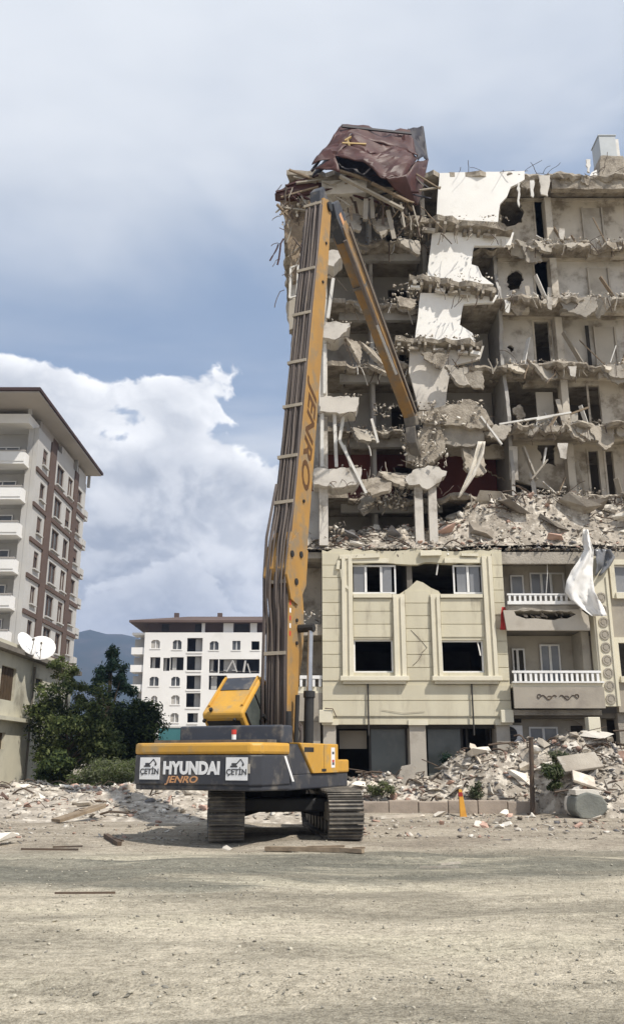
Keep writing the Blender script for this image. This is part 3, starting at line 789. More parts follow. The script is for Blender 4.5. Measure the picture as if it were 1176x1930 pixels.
def plants():
    r = random.Random(21)
    # conifer
    Y = 52; p = at(215, 1225, Y); b = at(215, 1470, Y)
    cl = []
    H = p.z
    for i in range(95):
        t = r.random() ** 0.8; z = 0.8 + (H - 0.8) * t; R = (1 - t) ** 0.75 * 3.1 + 0.12
        a = r.uniform(0, 6.28); q = R * r.uniform(0.35, 1.0)
        cl.append(((p.x + q * math.cos(a), Y + q * math.sin(a), z), (0.62 * (1 - t) + .2, 0.62 * (1 - t) + .2, 0.34)))
    tree('conifer_tree', 'dark pointed conifer rising behind the leafy trees', 'tree', (p.x, Y, 0), cl, 15000, 0.13, ('leaf_conifer', 'leaf_conifer', 'leaf_dark'), 1, 0.22, thin=0.3)
    # dark round tree beside the far block
    Y = 47
    cl = blob(268, 1372, Y, 36, 62, 34, r, 0.62) + blob(255, 1430, Y, 40, 40, 18, r, 0.6) + blob(225, 1400, Y, 30, 60, 16, r, .55)
    tree('broadleaf_tree', 'dark green rounded tree before the white apartment block', 'tree', (at(262, 1450, Y).x, Y, 0), cl, 17000, 0.105, ('leaf_dark', 'leaf_dark', 'leaf_mid'), 2, 0.16)
    # loose bright tree in front of the house
    Y = 42
    cl = blob(140, 1385, Y, 82, 62, 46, r, 0.52) + blob(105, 1330, Y, 42, 45, 16, r, 0.40) + blob(185, 1350, Y, 34, 50, 14, r, .4) + blob(80, 1340, Y, 30, 24, 9, r, .34) + blob(192, 1405, Y - .5, 42, 48, 26, r, .45)
    tree('broadleaf_tree', 'loose mid-green tree in front of the cream house', 'tree', (at(135, 1460, Y).x, Y, 0), cl, 17000, 0.095, ('leaf_mid', 'leaf_light', 'leaf_light', 'leaf_mid', 'leaf_dark'), 3, 0.12)
    # thin tall twigs above it
    Y = 43
    cl = blob(118, 1262, Y, 24, 48, 13, r, 0.26) + blob(140, 1290, Y, 20, 40, 9, r, .28)
    tree('sapling', 'thin olive sapling reaching up in front of the tall apartment block', 'tree', (at(122, 1450, Y).x, Y, 0), cl, 2600, 0.075, ('leaf_mid', 'leaf_light'), 4, 0.06)
    # shrubs
    Y = 38
    cl = blob(205, 1468, Y, 62, 32, 30, r, 0.42)
    tree('shrub', 'grey-green shrub at the edge of the rubble under the trees', 'shrub', (at(205, 1490, Y).x, Y, 0), cl, 11000, 0.085, ('leaf_grey', 'leaf_light', 'leaf_grey', 'leaf_mid'), 5, 0.06, thin=0.25)
    Y = 38.5
    cl = blob(110, 1452, Y, 36, 36, 18, r, 0.4)
    tree('shrub', 'dark shrub against the foot of the cream house', 'shrub', (at(110, 1490, Y).x, Y, 0), cl, 6000, 0.09, ('leaf_dark', 'leaf_mid'), 6, 0.06)
    Y = 39
    cl = blob(258, 1462, Y, 28, 26, 14, r, 0.36)
    tree('shrub', 'pale green shrub just left of the excavator', 'shrub', (at(258, 1485, Y).x, Y, 0), cl, 4500, 0.085, ('leaf_mid', 'leaf_grey'), 7, 0.05)
plants()
# ================================================================== BUILDING UNDER DEMOLITION
YF = 31.4
FL = [9.3, 12.1, 15.0, 18.0, 21.0, 24.0]
ROOF = 27.2
XL, XR = -1.25, 17.0
def clad_row(t, x0, x1, z0, z1, step, y, mat_='cream', parent_name='cladding_panel', shared={}):
    """courses of cladding boards, each its own piece"""
    n = max(1, round((z1 - z0) / step)); h = (z1 - z0) / n
    for i in range(n):
        key = (round(x1 - x0, 3), round(h, 3), mat_)
        if key not in shared:
            w, g = (x1 - x0) / 2, 0.016
            shared[key] = MB().add([(-w, 0, -h / 2 + g), (w, 0, -h / 2 + g), (w, 0, h / 2 - g), (-w, 0, h / 2 - g), (-w, -.03, -h / 2 + g), (w, -.03, -h / 2 + g), (w, -.045, h / 2 - g), (-w, -.045, h / 2 - g)],
                [(0, 3, 2, 1), (4, 5, 6, 7), (0, 1, 5, 4), (1, 2, 6, 5), (2, 3, 7, 6), (3, 0, 4, 7)]).mesh('cladding_panel', mat_)
        place('cladding_panel', shared[key], ((x0 + x1) / 2, y - .002, z0 + h * (i + .5)), t)

def main_building():
    rg = random.Random(77)
    t = thing('demolished_building', 'cream apartment building half torn down, its upper floors open and broken', 'building', (6, 33, 0))
    J = lambda pts, seg=0.25, amp=0.06: jpoly(pts, seg, amp, rg)
    X = lambda px, py, Y=YF: xz(px, py, Y)

    # ---------------- lower facade of the projecting bay
    x0, x1, z0, z1 = 0.38, 7.18, 3.12, 9.32
    ztopline = jag((x1, z1), (x0, z1), 26, 0.07, rg) + [(x0, z1)]
    out = [(x0, z0), (x1, z0)] + ztopline
    # upper band of windows with the broken pier head in the middle
    wz0, wz1 = 7.63, 8.80
    pier = [X(735, 1118), X(748, 1128), X(752, 1120), X(770, 1108), X(785, 1094), X(797, 1098), X(812, 1108), X(826, 1114), X(836, 1128), X(846, 1120)]
    band = [(1.53, wz0)] + [(p[0], p[1]) for p in pier] + [(6.42, wz0), (6.42, wz1)] + jag((6.3, wz1), (1.6, wz1), 14, 0.05, rg) + [(1.53, wz1)]
    lw = [rect(1.53, 4.72, 2.98, 5.93), rect(4.74, 4.72, 6.30, 5.90)]
    f = MB().wall(out, [band] + lw, YF, 0.28).build('facade_wall', 'cream', t)
    f['label'] = 'cream facade wall with broken top edge'
    # cladding courses
    yc = YF
    clad_row(t, 0.385, 1.08, 4.42, 9.2, 0.48, yc)
    clad_row(t, 6.80, 7.175, 4.42, 9.2, 0.48, yc)
    clad_row(t, 1.54, 2.98, 6.0, 7.45, 0.48, yc)
    clad_row(t, 4.78, 6.36, 6.0, 7.45, 0.48, yc)
    clad_row(t, 3.47, 4.38, 4.42, 7.75, 0.48, yc)
    clad_row(t, 0.385, 7.175, 3.16, 4.28, 0.56, yc)
    for (a, b) in ((0.385, 1.02), (3.55, 4.30), (6.86, 7.175)):
        pass
    # pilasters with two ridges
    def pilaster(xa, xb, za, zb, jagged):
        m = MB(); w = xb - xa
        m.box(xa, YF - 0.10, za, xb, YF - .003, zb)
        p = m.build('pilaster', 'cream_trim', t)
        for (a, b) in ((0.04, 0.34), (0.62, 0.96)):
            MB().box(xa + w * a, YF - 0.16, za, xb - w * (1 - b), YF - 0.102, zb - (0.1 if jagged else 0)).build('ridge', 'cream_trim', p)
    pilaster(1.10, 1.52, 4.58, 9.05, False); pilaster(3.0, 3.45, 4.58, 7.6, True)
    pilaster(4.40, 4.76, 4.58, 7.6, True); pilaster(6.38, 6.78, 4.58, 9.05, False)
    # heads over the top windows, sills
    MB().box(1.53, YF - 0.09, 8.805, 2.9, YF - .003, 8.98).build('window_head', 'cream_trim', t)
    MB().box(5.0, YF - 0.09, 8.805, 6.37, YF - .003, 9.0).build('window_head', 'cream_trim', t)
    for (a, b) in ((1.02, 3.50), (4.34, 6.86)):
        s = MB().box(a, YF - 0.30, 4.40, b, YF - .004, 4.575).build('sill', 'cream_trim', t, bevel=0.02)
        MB().box(a + .1, YF - 0.2, 4.30, b - .1, YF - .005, 4.398).build('sill_moulding', 'cream_trim', s)
    for (a, b) in ((1.54, 2.98), (4.78, 6.36)):
        MB().box(a, YF - 0.12, 7.47, b, YF - .004, 7.6).build('sill', 'cream_trim', t)
    # window frames
    def pvc(xa, xb, za, zb, bars, panes, Y=YF + 0.1, nm='window'):
        m = MB(); th = 0.06
        m.box(xa, Y, za, xa + th, Y + .07, zb); m.box(xb - th, Y, za, xb, Y + .07, zb)
        m.box(xa + th, Y, za, xb - th, Y + .07, za + th); m.box(xa + th, Y, zb - th, xb - th, Y + .07, zb)
        for b in bars: m.box(b - .045, Y - .01, za + th, b + .045, Y + .08, zb - th)
        w = m.build(nm, 'pvc', t)
        for (a, b) in panes: MB().box(a, Y + .025, za + th, b, Y + .045, zb - th).build('pane', 'pane', w)
        return w
    p = lambda zx: X(540 + zx / 2.8, 1090)[0]
    pvc(p(335), p(578), wz0 + .02, wz1 - .05, [p(418), p(500)], [(p(355), p(410)), (p(508), p(555))])
    pvc(p(880), p(1036), wz0 + .02, wz1 - .05, [p(958)], [(p(900), p(950)), (p(968), p(1020))])
    pvc(1.53, 2.98, 4.72, 5.93, [], []); pvc(4.74, 6.30, 4.72, 5.90, [], [])
    # lower-window reveals
    # inside of the bay
    for z, m in ((3.12, 'interior'), (6.28, 'interior')):
        MB().box(XL, YF + 0.3, z - 0.01, 12.5, 38, z + 0.17).build('floor_slab', m, t)
    MB().slab([(XL, YF + .29)] + [(12.9, YF + .29), (16.9, 31.9), (16.9, 38), (XL, 38)], [], FL[0], 0.24).build('floor_slab', 'concrete', t)
    MB().box(XL, 38, 0, XR, 38.25, FL[0]).build('back_wall', 'interior', t)
    MB().box(XL, 32.6, 0, XL + 0.22, 37.99, FL[0] - 0.25).build('side_wall', 'plaster_warm', t)
    MB().box(3.6, YF + 0.29, 3.30, 3.8, 37.9, FL[0] - .25).build('partition', 'interior', t)
    MB().box(7.0, YF + 0.29, 3.30, 7.17, 37.9, FL[0] - .25).build('partition', 'interior', t)
    MB().box(0.39, YF + 0.29, 0.0, 0.55, 37.9, FL[0] - .25).build('partition', 'interior', t)
    # hanging strips inside the broken windows
    for (a, b, c, d) in ((800, 165, 790, 235), (1005, 580, 1022, 660), (845, 88, 852, 128)):
        A = at(540 + a / 2.8, 1000 + b / 2.8, YF + .12); B = at(540 + c / 2.8, 1000 + d / 2.8, YF - .02)
        MB().beam(A, B, 0.05, 0.02).build('hanging_strip', 'pipe_white', t)
    # cracked plaster at top left of the bay
    for (a, b, c, d, w) in ((280, 140, 490, 132, .16), (275, 160, 270, 205, .12), (290, 205, 300, 290, .1), (300, 285, 345, 320, .1), (705, 120, 815, 118, .2), (920, 128, 1010, 130, .1)):
        A = at(540 + a / 2.8, 1000 + b / 2.8, YF - .09); B = at(540 + c / 2.8, 1000 + d / 2.8, YF - .09)
        MB().beam(A, B, 0.12, w).build('broken_plaster', 'cream_trim', t)
    # cracks on the bay: dark tubes added on the wall to stand for the thin gaps
    for pts in (((655, 525), (700, 570), (740, 618), (712, 645)), ((712, 655), (690, 690), (665, 712))):
        MB().tube([at(540 + a / 2.8, 1000 + b / 2.8, YF - .05) for a, b in pts], 0.008, 4).build('crack_line', 'rebar', t)
    # drain pipes running down from the sills
    for px in (693, 888):
        a = at(px, 1288, YF - .1); b = at(px, 1386, YF - .1)
        MB().tube([(a.x, YF - .12, 4.3), (a.x, YF - .12, b.z)], 0.03, 8).build('drainpipe', 'black_frame', t)
    # ---------------- shop front
    ys = 32.3
    MB().box(0.40, YF + .02, 2.88, 7.15, ys + .2, 3.115).build('shop_beam', 'cream', t)
    MB().box(0.75, ys - .5, 2.75, 7.0, ys - .42, 2.878).build('shop_lintel', 'black_frame', t)
    for (a, b) in ((0.40, 0.86), (3.50, 4.08), (6.62, 7.10)):
        c = MB().box(a, YF + .1, -.05, b, ys + .3, 2.88).build('shop_pillar', 'taupe_light', t)
        MB().box(a - .05, YF - .02, 2.86, b + .08, YF + .095, 3.05).build('pillar_head', 'cream_trim', c)
    for (a, b) in ((0.25, 0.75), (6.75, 7.2)):
        MB().box(a, YF - .22, 2.93, b, YF - .003, 3.38).build('corbel', 'cream_trim', t, bevel=.02)
    def shopframe(xa, xb, bars, panes):
        m = MB(); m.box(xa, ys, 0, xa + .07, ys + .1, 2.86); m.box(xb - .07, ys, 0, xb, ys + .1, 2.86); m.box(xa + .07, ys, 2.76, xb - .07, ys + .1, 2.86)
        for b in bars: m.box(b - .04, ys, 0, b + .04, ys + .1, 2.76)
        w = m.build('shop_window', 'black_frame', t)
        for (a, b, zb) in panes: MB().box(a, ys + .03, zb, b, ys + .05, 2.755).build('pane', 'shop_pane', w)
    sx = lambda px: X(px, 1400, ys)[0]
    shopframe(0.88, 3.49, [sx(697)], [(sx(699), sx(772), 0)])
    shopframe(4.10, 6.60, [sx(870), sx(880)], [(sx(806), sx(868), 0)])
    MB().box(sx(640), ys + .3, 2.05, sx(692), ys + .36, 2.7).build('roller_shutter', 'taupe', t)
    MB().box(0.56, 35.5, 0, 7.0, 35.7, 2.9).build('shop_back_wall', 'inside_shade', t)
    # lead-in cables at shop front
    MB().tube([at(612, 1335, YF - .25), at(627, 1336, YF - .25), at(634, 1352, YF - .25)], 0.02, 5).build('cable', 'rebar', t)
    MB().tube([at(720, 1338, YF - .06), at(760, 1344, YF - .06), at(800, 1341, YF - .06)], 0.008, 4).build('cable', 'taupe', t)

    # ---------------- recessed balconies left of the bay
    for (zr, zs, m) in ((6.05, 6.28, 'slab_edge'), (3.85, 4.0, 'cream_trim')):
        o = J([(XL, 31.55), (0.375, 31.55), (0.375, 33.4), (XL, 33.4)], .3, .03) if m == 'slab_edge' else rect(XL, 31.55, 0.375, 33.4)
        MB().slab(o, [], zs + .22, 0.4).build('balcony_slab', m, t)
    MB().box(XL, 33.4, 0.0, 0.38, 33.55, FL[0] - .25).build('balcony_wall', 'plaster_warm', t)
    MB().box(XL + .02, 31.5, 3.0, 0.37, 31.62, 3.99).build('parapet', 'taupe', t)
    MB().box(XL + .02, 31.45, 4.50, 0.37, 31.55, 4.62).build('handrail', 'pvc', t)
    for i in range(7):
        x = XL + .12 + i * 0.23
        MB().box(x, 31.47, 4.222, x + .09, 31.53, 4.498).build('baluster', 'pvc', t)
    MB().box(-.1, 31.52, 0, .3, 31.8, 2.99).build('corner_wall', 'taupe', t)
    MB().box(XL, 31.9, 0, -.11, 32.1, 2.99).build('ground_wall', 'taupe', t)

    # ---------------- balconies right of the bay
    bx0, bx1 = 7.19, 10.32
    MB().box(bx0, 33.0, 3.2, 10.9, 33.2, FL[0] - .25).build('balcony_wall', 'taupe_light', t)
    MB().box(bx1 - .28, 31.75, 4.0, bx1 - .003, 32.99, FL[0] - .25).build('balcony_cheek', 'taupe_light', t)
    MB().box(bx0, YF + .05, FL[0] - .5, bx1 + .02, YF + .28, FL[0] - .05).build('edge_beam', 'concrete', t)
    # first-floor balcony
    b1 = MB().slab([(bx0, 30.95), (bx1 + .05, 30.95), (bx1 + .05, 32.99), (bx0, 32.99)], [], 4.30, 0.14).build('balcony_slab', 'cream_trim', t)
    MB().box(bx0, 30.90, 3.42, bx1 + .1, 31.02, 4.158).build('parapet', 'taupe', b1)
    MB().box(bx0 - .02, 30.84, 4.302, bx1 + .12, 31.06, 4.36).build('coping', 'pvc', b1)
    sc = MB(); cx = (bx0 + bx1) / 2
    for s in (-1, 1):
        pts = [(cx + s * (0.05 + 0.62 * u / 20), 30.885, 3.80 + 0.075 * math.sin(u / 20 * math.pi * 3.0 + .4)) for u in range(21)]
        pts += [(cx + s * (0.67 + 0.07 * math.sin(a)), 30.885, 3.80 + 0.075 * math.sin(math.pi * 3 + .4) + .07 - 0.07 * math.cos(a)) for a in (0.6, 1.4, 2.2, 3.0, 3.9, 4.8)]
        sc.tube(pts, 0.016, 5)
        sc.tube([(cx + s * (0.3 + .09 * math.cos(a)), 30.885, 3.80 + .05 * math.sin(a)) for a in (0, 1, 2, 3, 4)], 0.012, 5)
    sc.build('scroll_ornament', 'rebar', b1)
    MB().box(bx0, 30.9, 4.66, bx1 + .05, 31.0, 4.74).build('handrail', 'pvc', b1)
    for i in range(17):
        x = bx0 + .06 + i * 0.185
        MB().box(x, 30.92, 4.362, x + .085, 30.98, 4.658).build('baluster', 'pvc', b1)
    # second-floor balcony, its slab broken open
    b2 = MB().slab(J([(bx0, 31.05), (bx1, 31.0), (bx1, 32.99), (bx0, 32.99)], .3, .05), [], 7.12, 0.16).build('balcony_slab', 'concrete', t)
    arc = [X(q[0], q[1], 30.95) for q in ((948, 1150), (1035, 1150), (1092, 1148), (1108, 1160), (1112, 1188), (955, 1188))]
    hole = [X(q[0], q[1], 30.95) for q in ((968, 1152), (1000, 1150), (1075, 1152), (1085, 1158), (1068, 1166), (1030, 1168), (990, 1166), (972, 1160))]
    pr = MB().wall(arc, [jpoly(hole, .2, .03, rg)], 30.95, 0.12).build('broken_parapet', 'taupe_light', b2)
    for k in range(10):
        q = X(rg.uniform(970, 1080), rg.uniform(1154, 1167), 31.1); me = lump_mesh('block', k % 8, 'rubble_dark')
        place('fragment', me, (q[0], 31.12, q[1]), b2, (rg.random(), rg.random(), 0), (.3, .2, .16))
    hz = X(1000, 1122, 30.98)[1]
    MB().box(bx0, 30.93, hz, bx1 - .9, 31.0, hz + .06).build('handrail', 'pvc', b2)
    MB().box(bx0, 30.93, hz - .34, bx1 - .3, 31.02, hz - .22).build('rail_foot', 'pvc', b2)
    for i in range(13):
        x = bx0 + .05 + i * 0.19
        MB().box(x, 30.94, hz - .218, x + .08, 30.99, hz - .003).build('baluster', 'pvc', b2)
    # balcony glazing
    q = lambda zx, zy=300: X(860 + zx / 3.215, 1000 + zy / 3.215, 32.9)
    def rec(a, b, c, d): A = q(a, b); B = q(c, d); return A[0], B[0], B[1], A[1]
    a = rec(322, 270, 412, 400); pvc(a[0], a[1], a[2], a[3], [], [(a[0] + .06, a[1] - .06)], 32.88)
    a = rec(440, 255, 660, 400); pvc(a[0], a[1], a[2], a[3], [a[0] + (a[1] - a[0]) * .33, a[0] + (a[1] - a[0]) * .6], [(a[0] + .06, a[0] + (a[1] - a[0]) * .55)], 32.88)
    a = rec(365, 715, 420, 860); pvc(a[0] - .2, a[1], a[2] - .6, a[3], [a[0]], [], 32.88)
    MB().box(a[0] - .15, 32.96, a[2] - .6, a[1] - .05, 32.995, a[3] - .06).build('dark_door_sheet', 'inside_shade', t)  # thin dark sheet before the wall, painted shade of an open door
    a = rec(500, 690, 635, 860); pvc(a[0], a[1], a[2] - .6, a[3], [(a[0] + a[1]) / 2], [(a[0] + .06, (a[0] + a[1]) / 2 - .05), ((a[0] + a[1]) / 2 + .05, a[1] - .06)], 32.88)
    MB().tube([at(1030, 1038, 31.6), at(1031, 1080, 31.6), at(1028, 1125, 31.5)], 0.015, 4).build('hanging_cable', 'pipe_white', t)
    # ground floor under the balconies
    MB().box(7.12, 32.4, 0, 10.9, 32.6, 3.19).build('ground_wall', 'taupe_light', t)
    MB().box(7.2, 31.3, 3.2, 10.4, 32.99, 3.38).build('soffit_beam', 'concrete', t)
    w = lambda px, py: X(px, py, 32.35)
    A, B = w(995, 1370), w(1052, 1405)
    pvc(A[0], B[0], B[1] - .4, A[1], [(A[0] + B[0]) / 2], [(A[0] + .06, (A[0] + B[0]) / 2 - .05), ((A[0] + B[0]) / 2 + .05, B[0] - .06)], 32.3)
    A, B = w(962, 1345), w(982, 1362); MB().box(A[0], 32.36, B[1], B[0], 32.397, A[1]).build('dark_vent_sheet', 'inside_shade', t)  # dark sheet on the solid wall, shade of a vent painted in
    A, B = w(1075, 1368), w(1100, 1400); MB().box(A[0], 32.36, B[1], B[0], 32.397, A[1]).build('dark_doorway_sheet', 'inside_shade', t)  # dark sheet on the solid wall, shade of a door opening painted in
    for (a, b, c, d) in ((985, 1345, 1060, 1350), (1060, 1342, 1100, 1368)):
        MB().beam(at(a, b, 32.2), at(c, d, 32.2), 0.05, 0.08).build('bent_pipe', 'taupe', t)
    # ornament column and right wing
    oc = MB().box(10.34, 31.05, 3.5, 11.02, 31.6, 9.0).build('ornament_column', 'cream_trim', t)
    for i in range(9):
        z = 3.75 + i * 0.46
        m = MB(); n = 12
        for (r0, r1) in ((0.0, 0.10), (0.13, 0.185)):
            vs = []; fs = []
            for k in range(n):
                aa = 2 * math.pi * k / n
                for rr in (r0, r1): vs.append((10.68 + rr * math.cos(aa), 31.03, z + rr * math.sin(aa)))
            for k in range(n): k2 = (k + 1) % n; fs.append((2 * k, 2 * k + 1, 2 * k2 + 1, 2 * k2))
            m.add(vs, fs)
        md = m.build('medallion', 'taupe', oc); s = md.modifiers.new('s', 'SOLIDIFY'); s.thickness = .03; s.offset = 0
    for xx in (10.40, 10.90): MB().box(xx, 31.0, 3.5, xx + .06, 31.048, 8.2).build('ridge', 'cream_trim', oc)
    W = []
    for (a, b, c, d) in ((1155, 1065, 1240, 1118), (1163, 1212, 1240, 1275)):
        A, B = X(a, b, 31.3), X(c, d, 31.3); W.append((A[0], B[0], B[1], A[1]))
    MB().wall([(11.03, 3.3), (XR, 3.3)] + jag((XR, 9.25), (11.03, 9.25), 14, .08, rg) + [(11.03, 9.25)], [rect(a, c, b, d) for a, b, c, d in W], 31.3, 0.25).build('wing_wall', 'taupe', t)
    for (a, b, c, d) in W:
        m = MB(); m.box(a - .18, 31.22, c - .2, a - .002, 31.297, d + .2); m.box(b + .002, 31.22, c - .2, b + .18, 31.297, d + .2)
        m.box(a, 31.221, d + .002, b, 31.296, d + .2); m.box(a - .05, 31.15, c - .22, b, 31.296, c - .003); m.build('window_surround', 'cream_trim', t)
    pvc(W[0][0], W[0][1], W[0][2], W[0][3], [W[0][0] + .8], [(W[0][0] + .06, W[0][0] + .75)], 31.4)
    MB().wall(J([(11.03, 2.2), (XR, 2.2), (XR, 3.28), (11.03, 3.28)], .3, .09), [], 31.5, .4).build('broken_beam', 'concrete', t)
    MB().box(11.03, 33.5, 0, XR, 33.7, 3.2).build('ground_wall', 'inside_shade', t)
    # ---------------- upper floors
    def ragged(x0, x1, yf, yb, z, th, seed, amp=.38, sag=.16, step=.17, m='slab_edge'):
        """floor plate whose front has been bitten off: wandering edge, drooping lip, uneven thickness"""
        n = int((x1 - x0) / step); vs = []; fs = []
        r_ = random.Random(seed)
        for i in range(n + 1):
            x = x0 + (x1 - x0) * i / n
            e = amp * fbm(x * .7, seed * 1.7, .5, 3) + .07 * r_.uniform(-1, 1)
            dr = -abs(sag * fbm(x * .55, seed * 2.3, 4.1, 3)) * 1.4
            q = th * r_.uniform(.7, 1.5)
            y = yf + e
            vs += [(x, y + r_.uniform(0, .1), z + dr + r_.uniform(-.03, .02)), (x, y - r_.uniform(0, .06), z + dr - q * .5), (x, y + r_.uniform(.02, .14), z + dr - q), (x, yf + 1.1, z - th), (x, yb, z - th), (x, yb, z), (x, yf + 1.1, z)]
        for i in range(n):
            for q in range(7):
                q2 = (q + 1) % 7; fs.append((i * 7 + q, i * 7 + q2, i * 7 + 7 + q2, i * 7 + 7 + q))
        fs += [tuple(range(7)), tuple(n * 7 + q for q in reversed(range(7)))]
        return MB().add(vs, fs).build('floor_slab', m, t)
    def slab_right(k, z, yf):
        s = ragged(8.3, XR, yf, 38.2, z, .22, k + 1, (.4, .7, .45, .65, .5)[k - 1], (.3, .16, .34, .2, .26)[k - 1])
        x = 8.4
        while x < XR:
            w = rg.uniform(.8, 2.2); w = min(w, XR - x)
            if rg.random() < .72: MB().box(x, yf + .62, z - .46 - rg.uniform(0, .06), x + w - .03, yf + .9, z - .225).build('edge_beam', rg.choice(('plaster_warm', 'plaster', 'slab_edge')), s)
            x += w
    yfr = [32.9, 32.55, 33.05, 32.7, 33.05]
    for k in range(1, 6): slab_right(k, FL[k], yfr[k - 1])
    rs = ragged(8.0, XR, 32.85, 38.2, ROOF + .15, .26, 21, .3, .1)
    MB().wall(J([(10.9, ROOF - .62), (XR, ROOF - .62), (XR, ROOF - .11), (10.9, ROOF - .11)], .4, .05), [], 32.95, .3).build('roof_beam', 'slab_edge', rs)
    # back walls of the right-hand rooms with their openings
    yw = 34.3
    Q = lambda px, py: X(px, py, yw)
    dh = {5: [((1005, 372), (1040, 470)), None], 4: [((1005, 487), (1040, 580))], 3: [((1005, 607), (1040, 700))], 2: [((1107, 727), (1138, 830))], 1: [((1107, 850), (1135, 950)), ((1139, 850), (1163, 950))]}
    rough = {5: [((942, 392), (955, 374), (975, 376), (985, 395), (983, 420), (960, 428), (945, 420))], 4: [((955, 525), (962, 510), (980, 512), (987, 528), (978, 545), (958, 548))],
             3: [((955, 655), (962, 650), (968, 655), (962, 664))], 2: [((922, 712), (932, 704), (975, 706), (1008, 706), (1010, 714), (992, 716), (985, 730), (978, 716), (935, 716)), ((965, 770), (980, 762), (990, 785), (975, 790))], 1: [((895, 850), (925, 838), (950, 840), (963, 850), (963, 905), (940, 900), (905, 880)), ((1010, 830), (1045, 835), (1048, 880), (1020, 870))]}
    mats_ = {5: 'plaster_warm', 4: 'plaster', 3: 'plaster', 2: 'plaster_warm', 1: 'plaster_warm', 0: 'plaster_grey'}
    for k in range(0, 6):
        za = FL[k] + .003; zb = (FL[k + 1] if k < 5 else ROOF) - .21
        hs = []
        for d in dh.get(k, []):
            if d is None: continue
            A, B = Q(*d[0]), Q(*d[1]); hs.append(rect(A[0], za + .05, B[0], A[1]))
        for d in rough.get(k, []):
            pp = [Q(*e) for e in d]; pp = [(a, min(max(b, za + .06), zb - .06)) for a, b in pp]
            hs.append(jpoly(pp, .10, .075, rg))
        xw = 8.5
        MB().wall(rect(xw, za, XR, zb), hs, yw, 0.14).build('room_wall', mats_[k], t)
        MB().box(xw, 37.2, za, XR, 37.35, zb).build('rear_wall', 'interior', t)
        for d in dh.get(k, []):
            if d is None: continue
            A, B = Q(*d[0]), Q(*d[1])
            u, v, h_ = A[0], B[0], A[1]
            MB().wall([(u - .09, za), (u - .002, za), (u - .002, h_ + .002), (v + .002, h_ + .002), (v + .002, za), (v + .09, za), (v + .09, h_ + .09), (u - .09, h_ + .09)], [], yw - .04, .037).build('door_frame', 'plaster_warm', t)
        # column between the rooms, recessed pale panels, cupboard edges
        ca = X(1041, 0, yw)[0]
        MB().box(10.75, 33.75, za, 11.05, yw - .003, zb - .28).build('column', 'plaster_warm', t)
        if k >= 3:
            a, b = Q(1098, 450)[0], Q(1136, 450)[0]
            MB().box(a, yw - .16, za, a + .07, yw - .003, zb - .5).build('wall_rib', 'taupe_light', t)
            MB().box(a + .075, yw - .05, za, b - .06, yw - .003, zb - .5).build('wall_panel', 'taupe_light', t)
            MB().box(b, yw - .1, za, b + .07, yw - .003, zb - .5).build('wall_rib', 'taupe_light', t)
        if k == 3:
            a = Q(1101, 640)[0]; MB().box(a, yw - .19, za, a + .16, yw - .165, zb - .5).build('dark_slot_sheet', 'inside_shade', t)  # dark sheet laid on the rib, its colour stands for shade in a gap
        if k == 2:
            a, b = Q(1008, 740), Q(1044, 790); MB().box(a[0], yw - .06, za, b[0], yw - .003, a[1]).build('door_leaf', 'taupe_light', t)
        # plaster cornice under each ceiling
        MB().box(xw + .02, yw - .12, zb - .14, XR, yw - .003, zb - .003).build('cornice', 'plaster_warm', t)
    # side partition closing the right rooms on the left
    MB().side(J([(33.4, FL[1]), (37.1, FL[1]), (37.1, ROOF - .2), (33.7, ROOF - .2), (34.0, 22.8), (33.5, 21.4), (33.9, 19), (33.4, 16)], .4, .1), [], 8.25, .15).build('partition', 'plaster_grey', t)

    # ---------------- middle: white walls under ribbed slabs
    ym = 32.75
    white = {
        5: [(828, 326), (988, 322), (988, 338), (975, 346), (962, 352), (955, 370), (942, 384), (938, 418), (822, 412)],
        4: [(814, 438), (968, 438), (962, 462), (893, 463), (888, 498), (900, 502), (908, 520), (930, 536), (804, 528)],
        3: [(792, 552), (938, 556), (930, 570), (873, 573), (866, 612), (890, 628), (895, 645), (782, 640)],
        2: [(772, 655), (912, 652), (905, 676), (850, 690), (842, 735), (838, 775), (790, 772), (770, 700)]}
    for k, pp in white.items():
        MB().wall(J([X(a, b, ym) for a, b in pp], .4, .014), [], ym, .16).build('white_wall', 'white_plaster' if k != 2 else 'plaster', t)
    # dark rooms behind them
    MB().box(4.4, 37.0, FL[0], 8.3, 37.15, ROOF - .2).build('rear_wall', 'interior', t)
    def ribbed(pa, pb, Y, th, depth, nrib, parent=None, seed=1):
        """slab with joist ends showing along the broken front; pa, pb = ends of its top front edge"""
        A, B = at(*pa, Y), at(*pb, Y)
        rr = random.Random(seed); m = MB(); n = 14
        vs = []; fs = []
        for i in range(n + 1):
            u = i / n; p = A.lerp(B, u); dz = rr.uniform(-.08, .05); dy = rr.uniform(-.16, .16)
            vs += [(p.x, Y + dy, p.z + dz), (p.x, Y + dy + .04, p.z - th * .55 + rr.uniform(-.03, .03)), (p.x, Y + depth, p.z - .1 - th * .55), (p.x, Y + depth, p.z - .1)]
        for i in range(n):
            for q in range(4):
                q2 = (q + 1) % 4; fs.append((i * 4 + q, i * 4 + q2, (i + 1) * 4 + q2, (i + 1) * 4 + q))
        fs += [(0, 1, 2, 3), (n * 4 + 3, n * 4 + 2, n * 4 + 1, n * 4)]
        s = m.add(vs, fs).build('ribbed_slab', 'slab_edge', t)
        dx = (B - A) / nrib
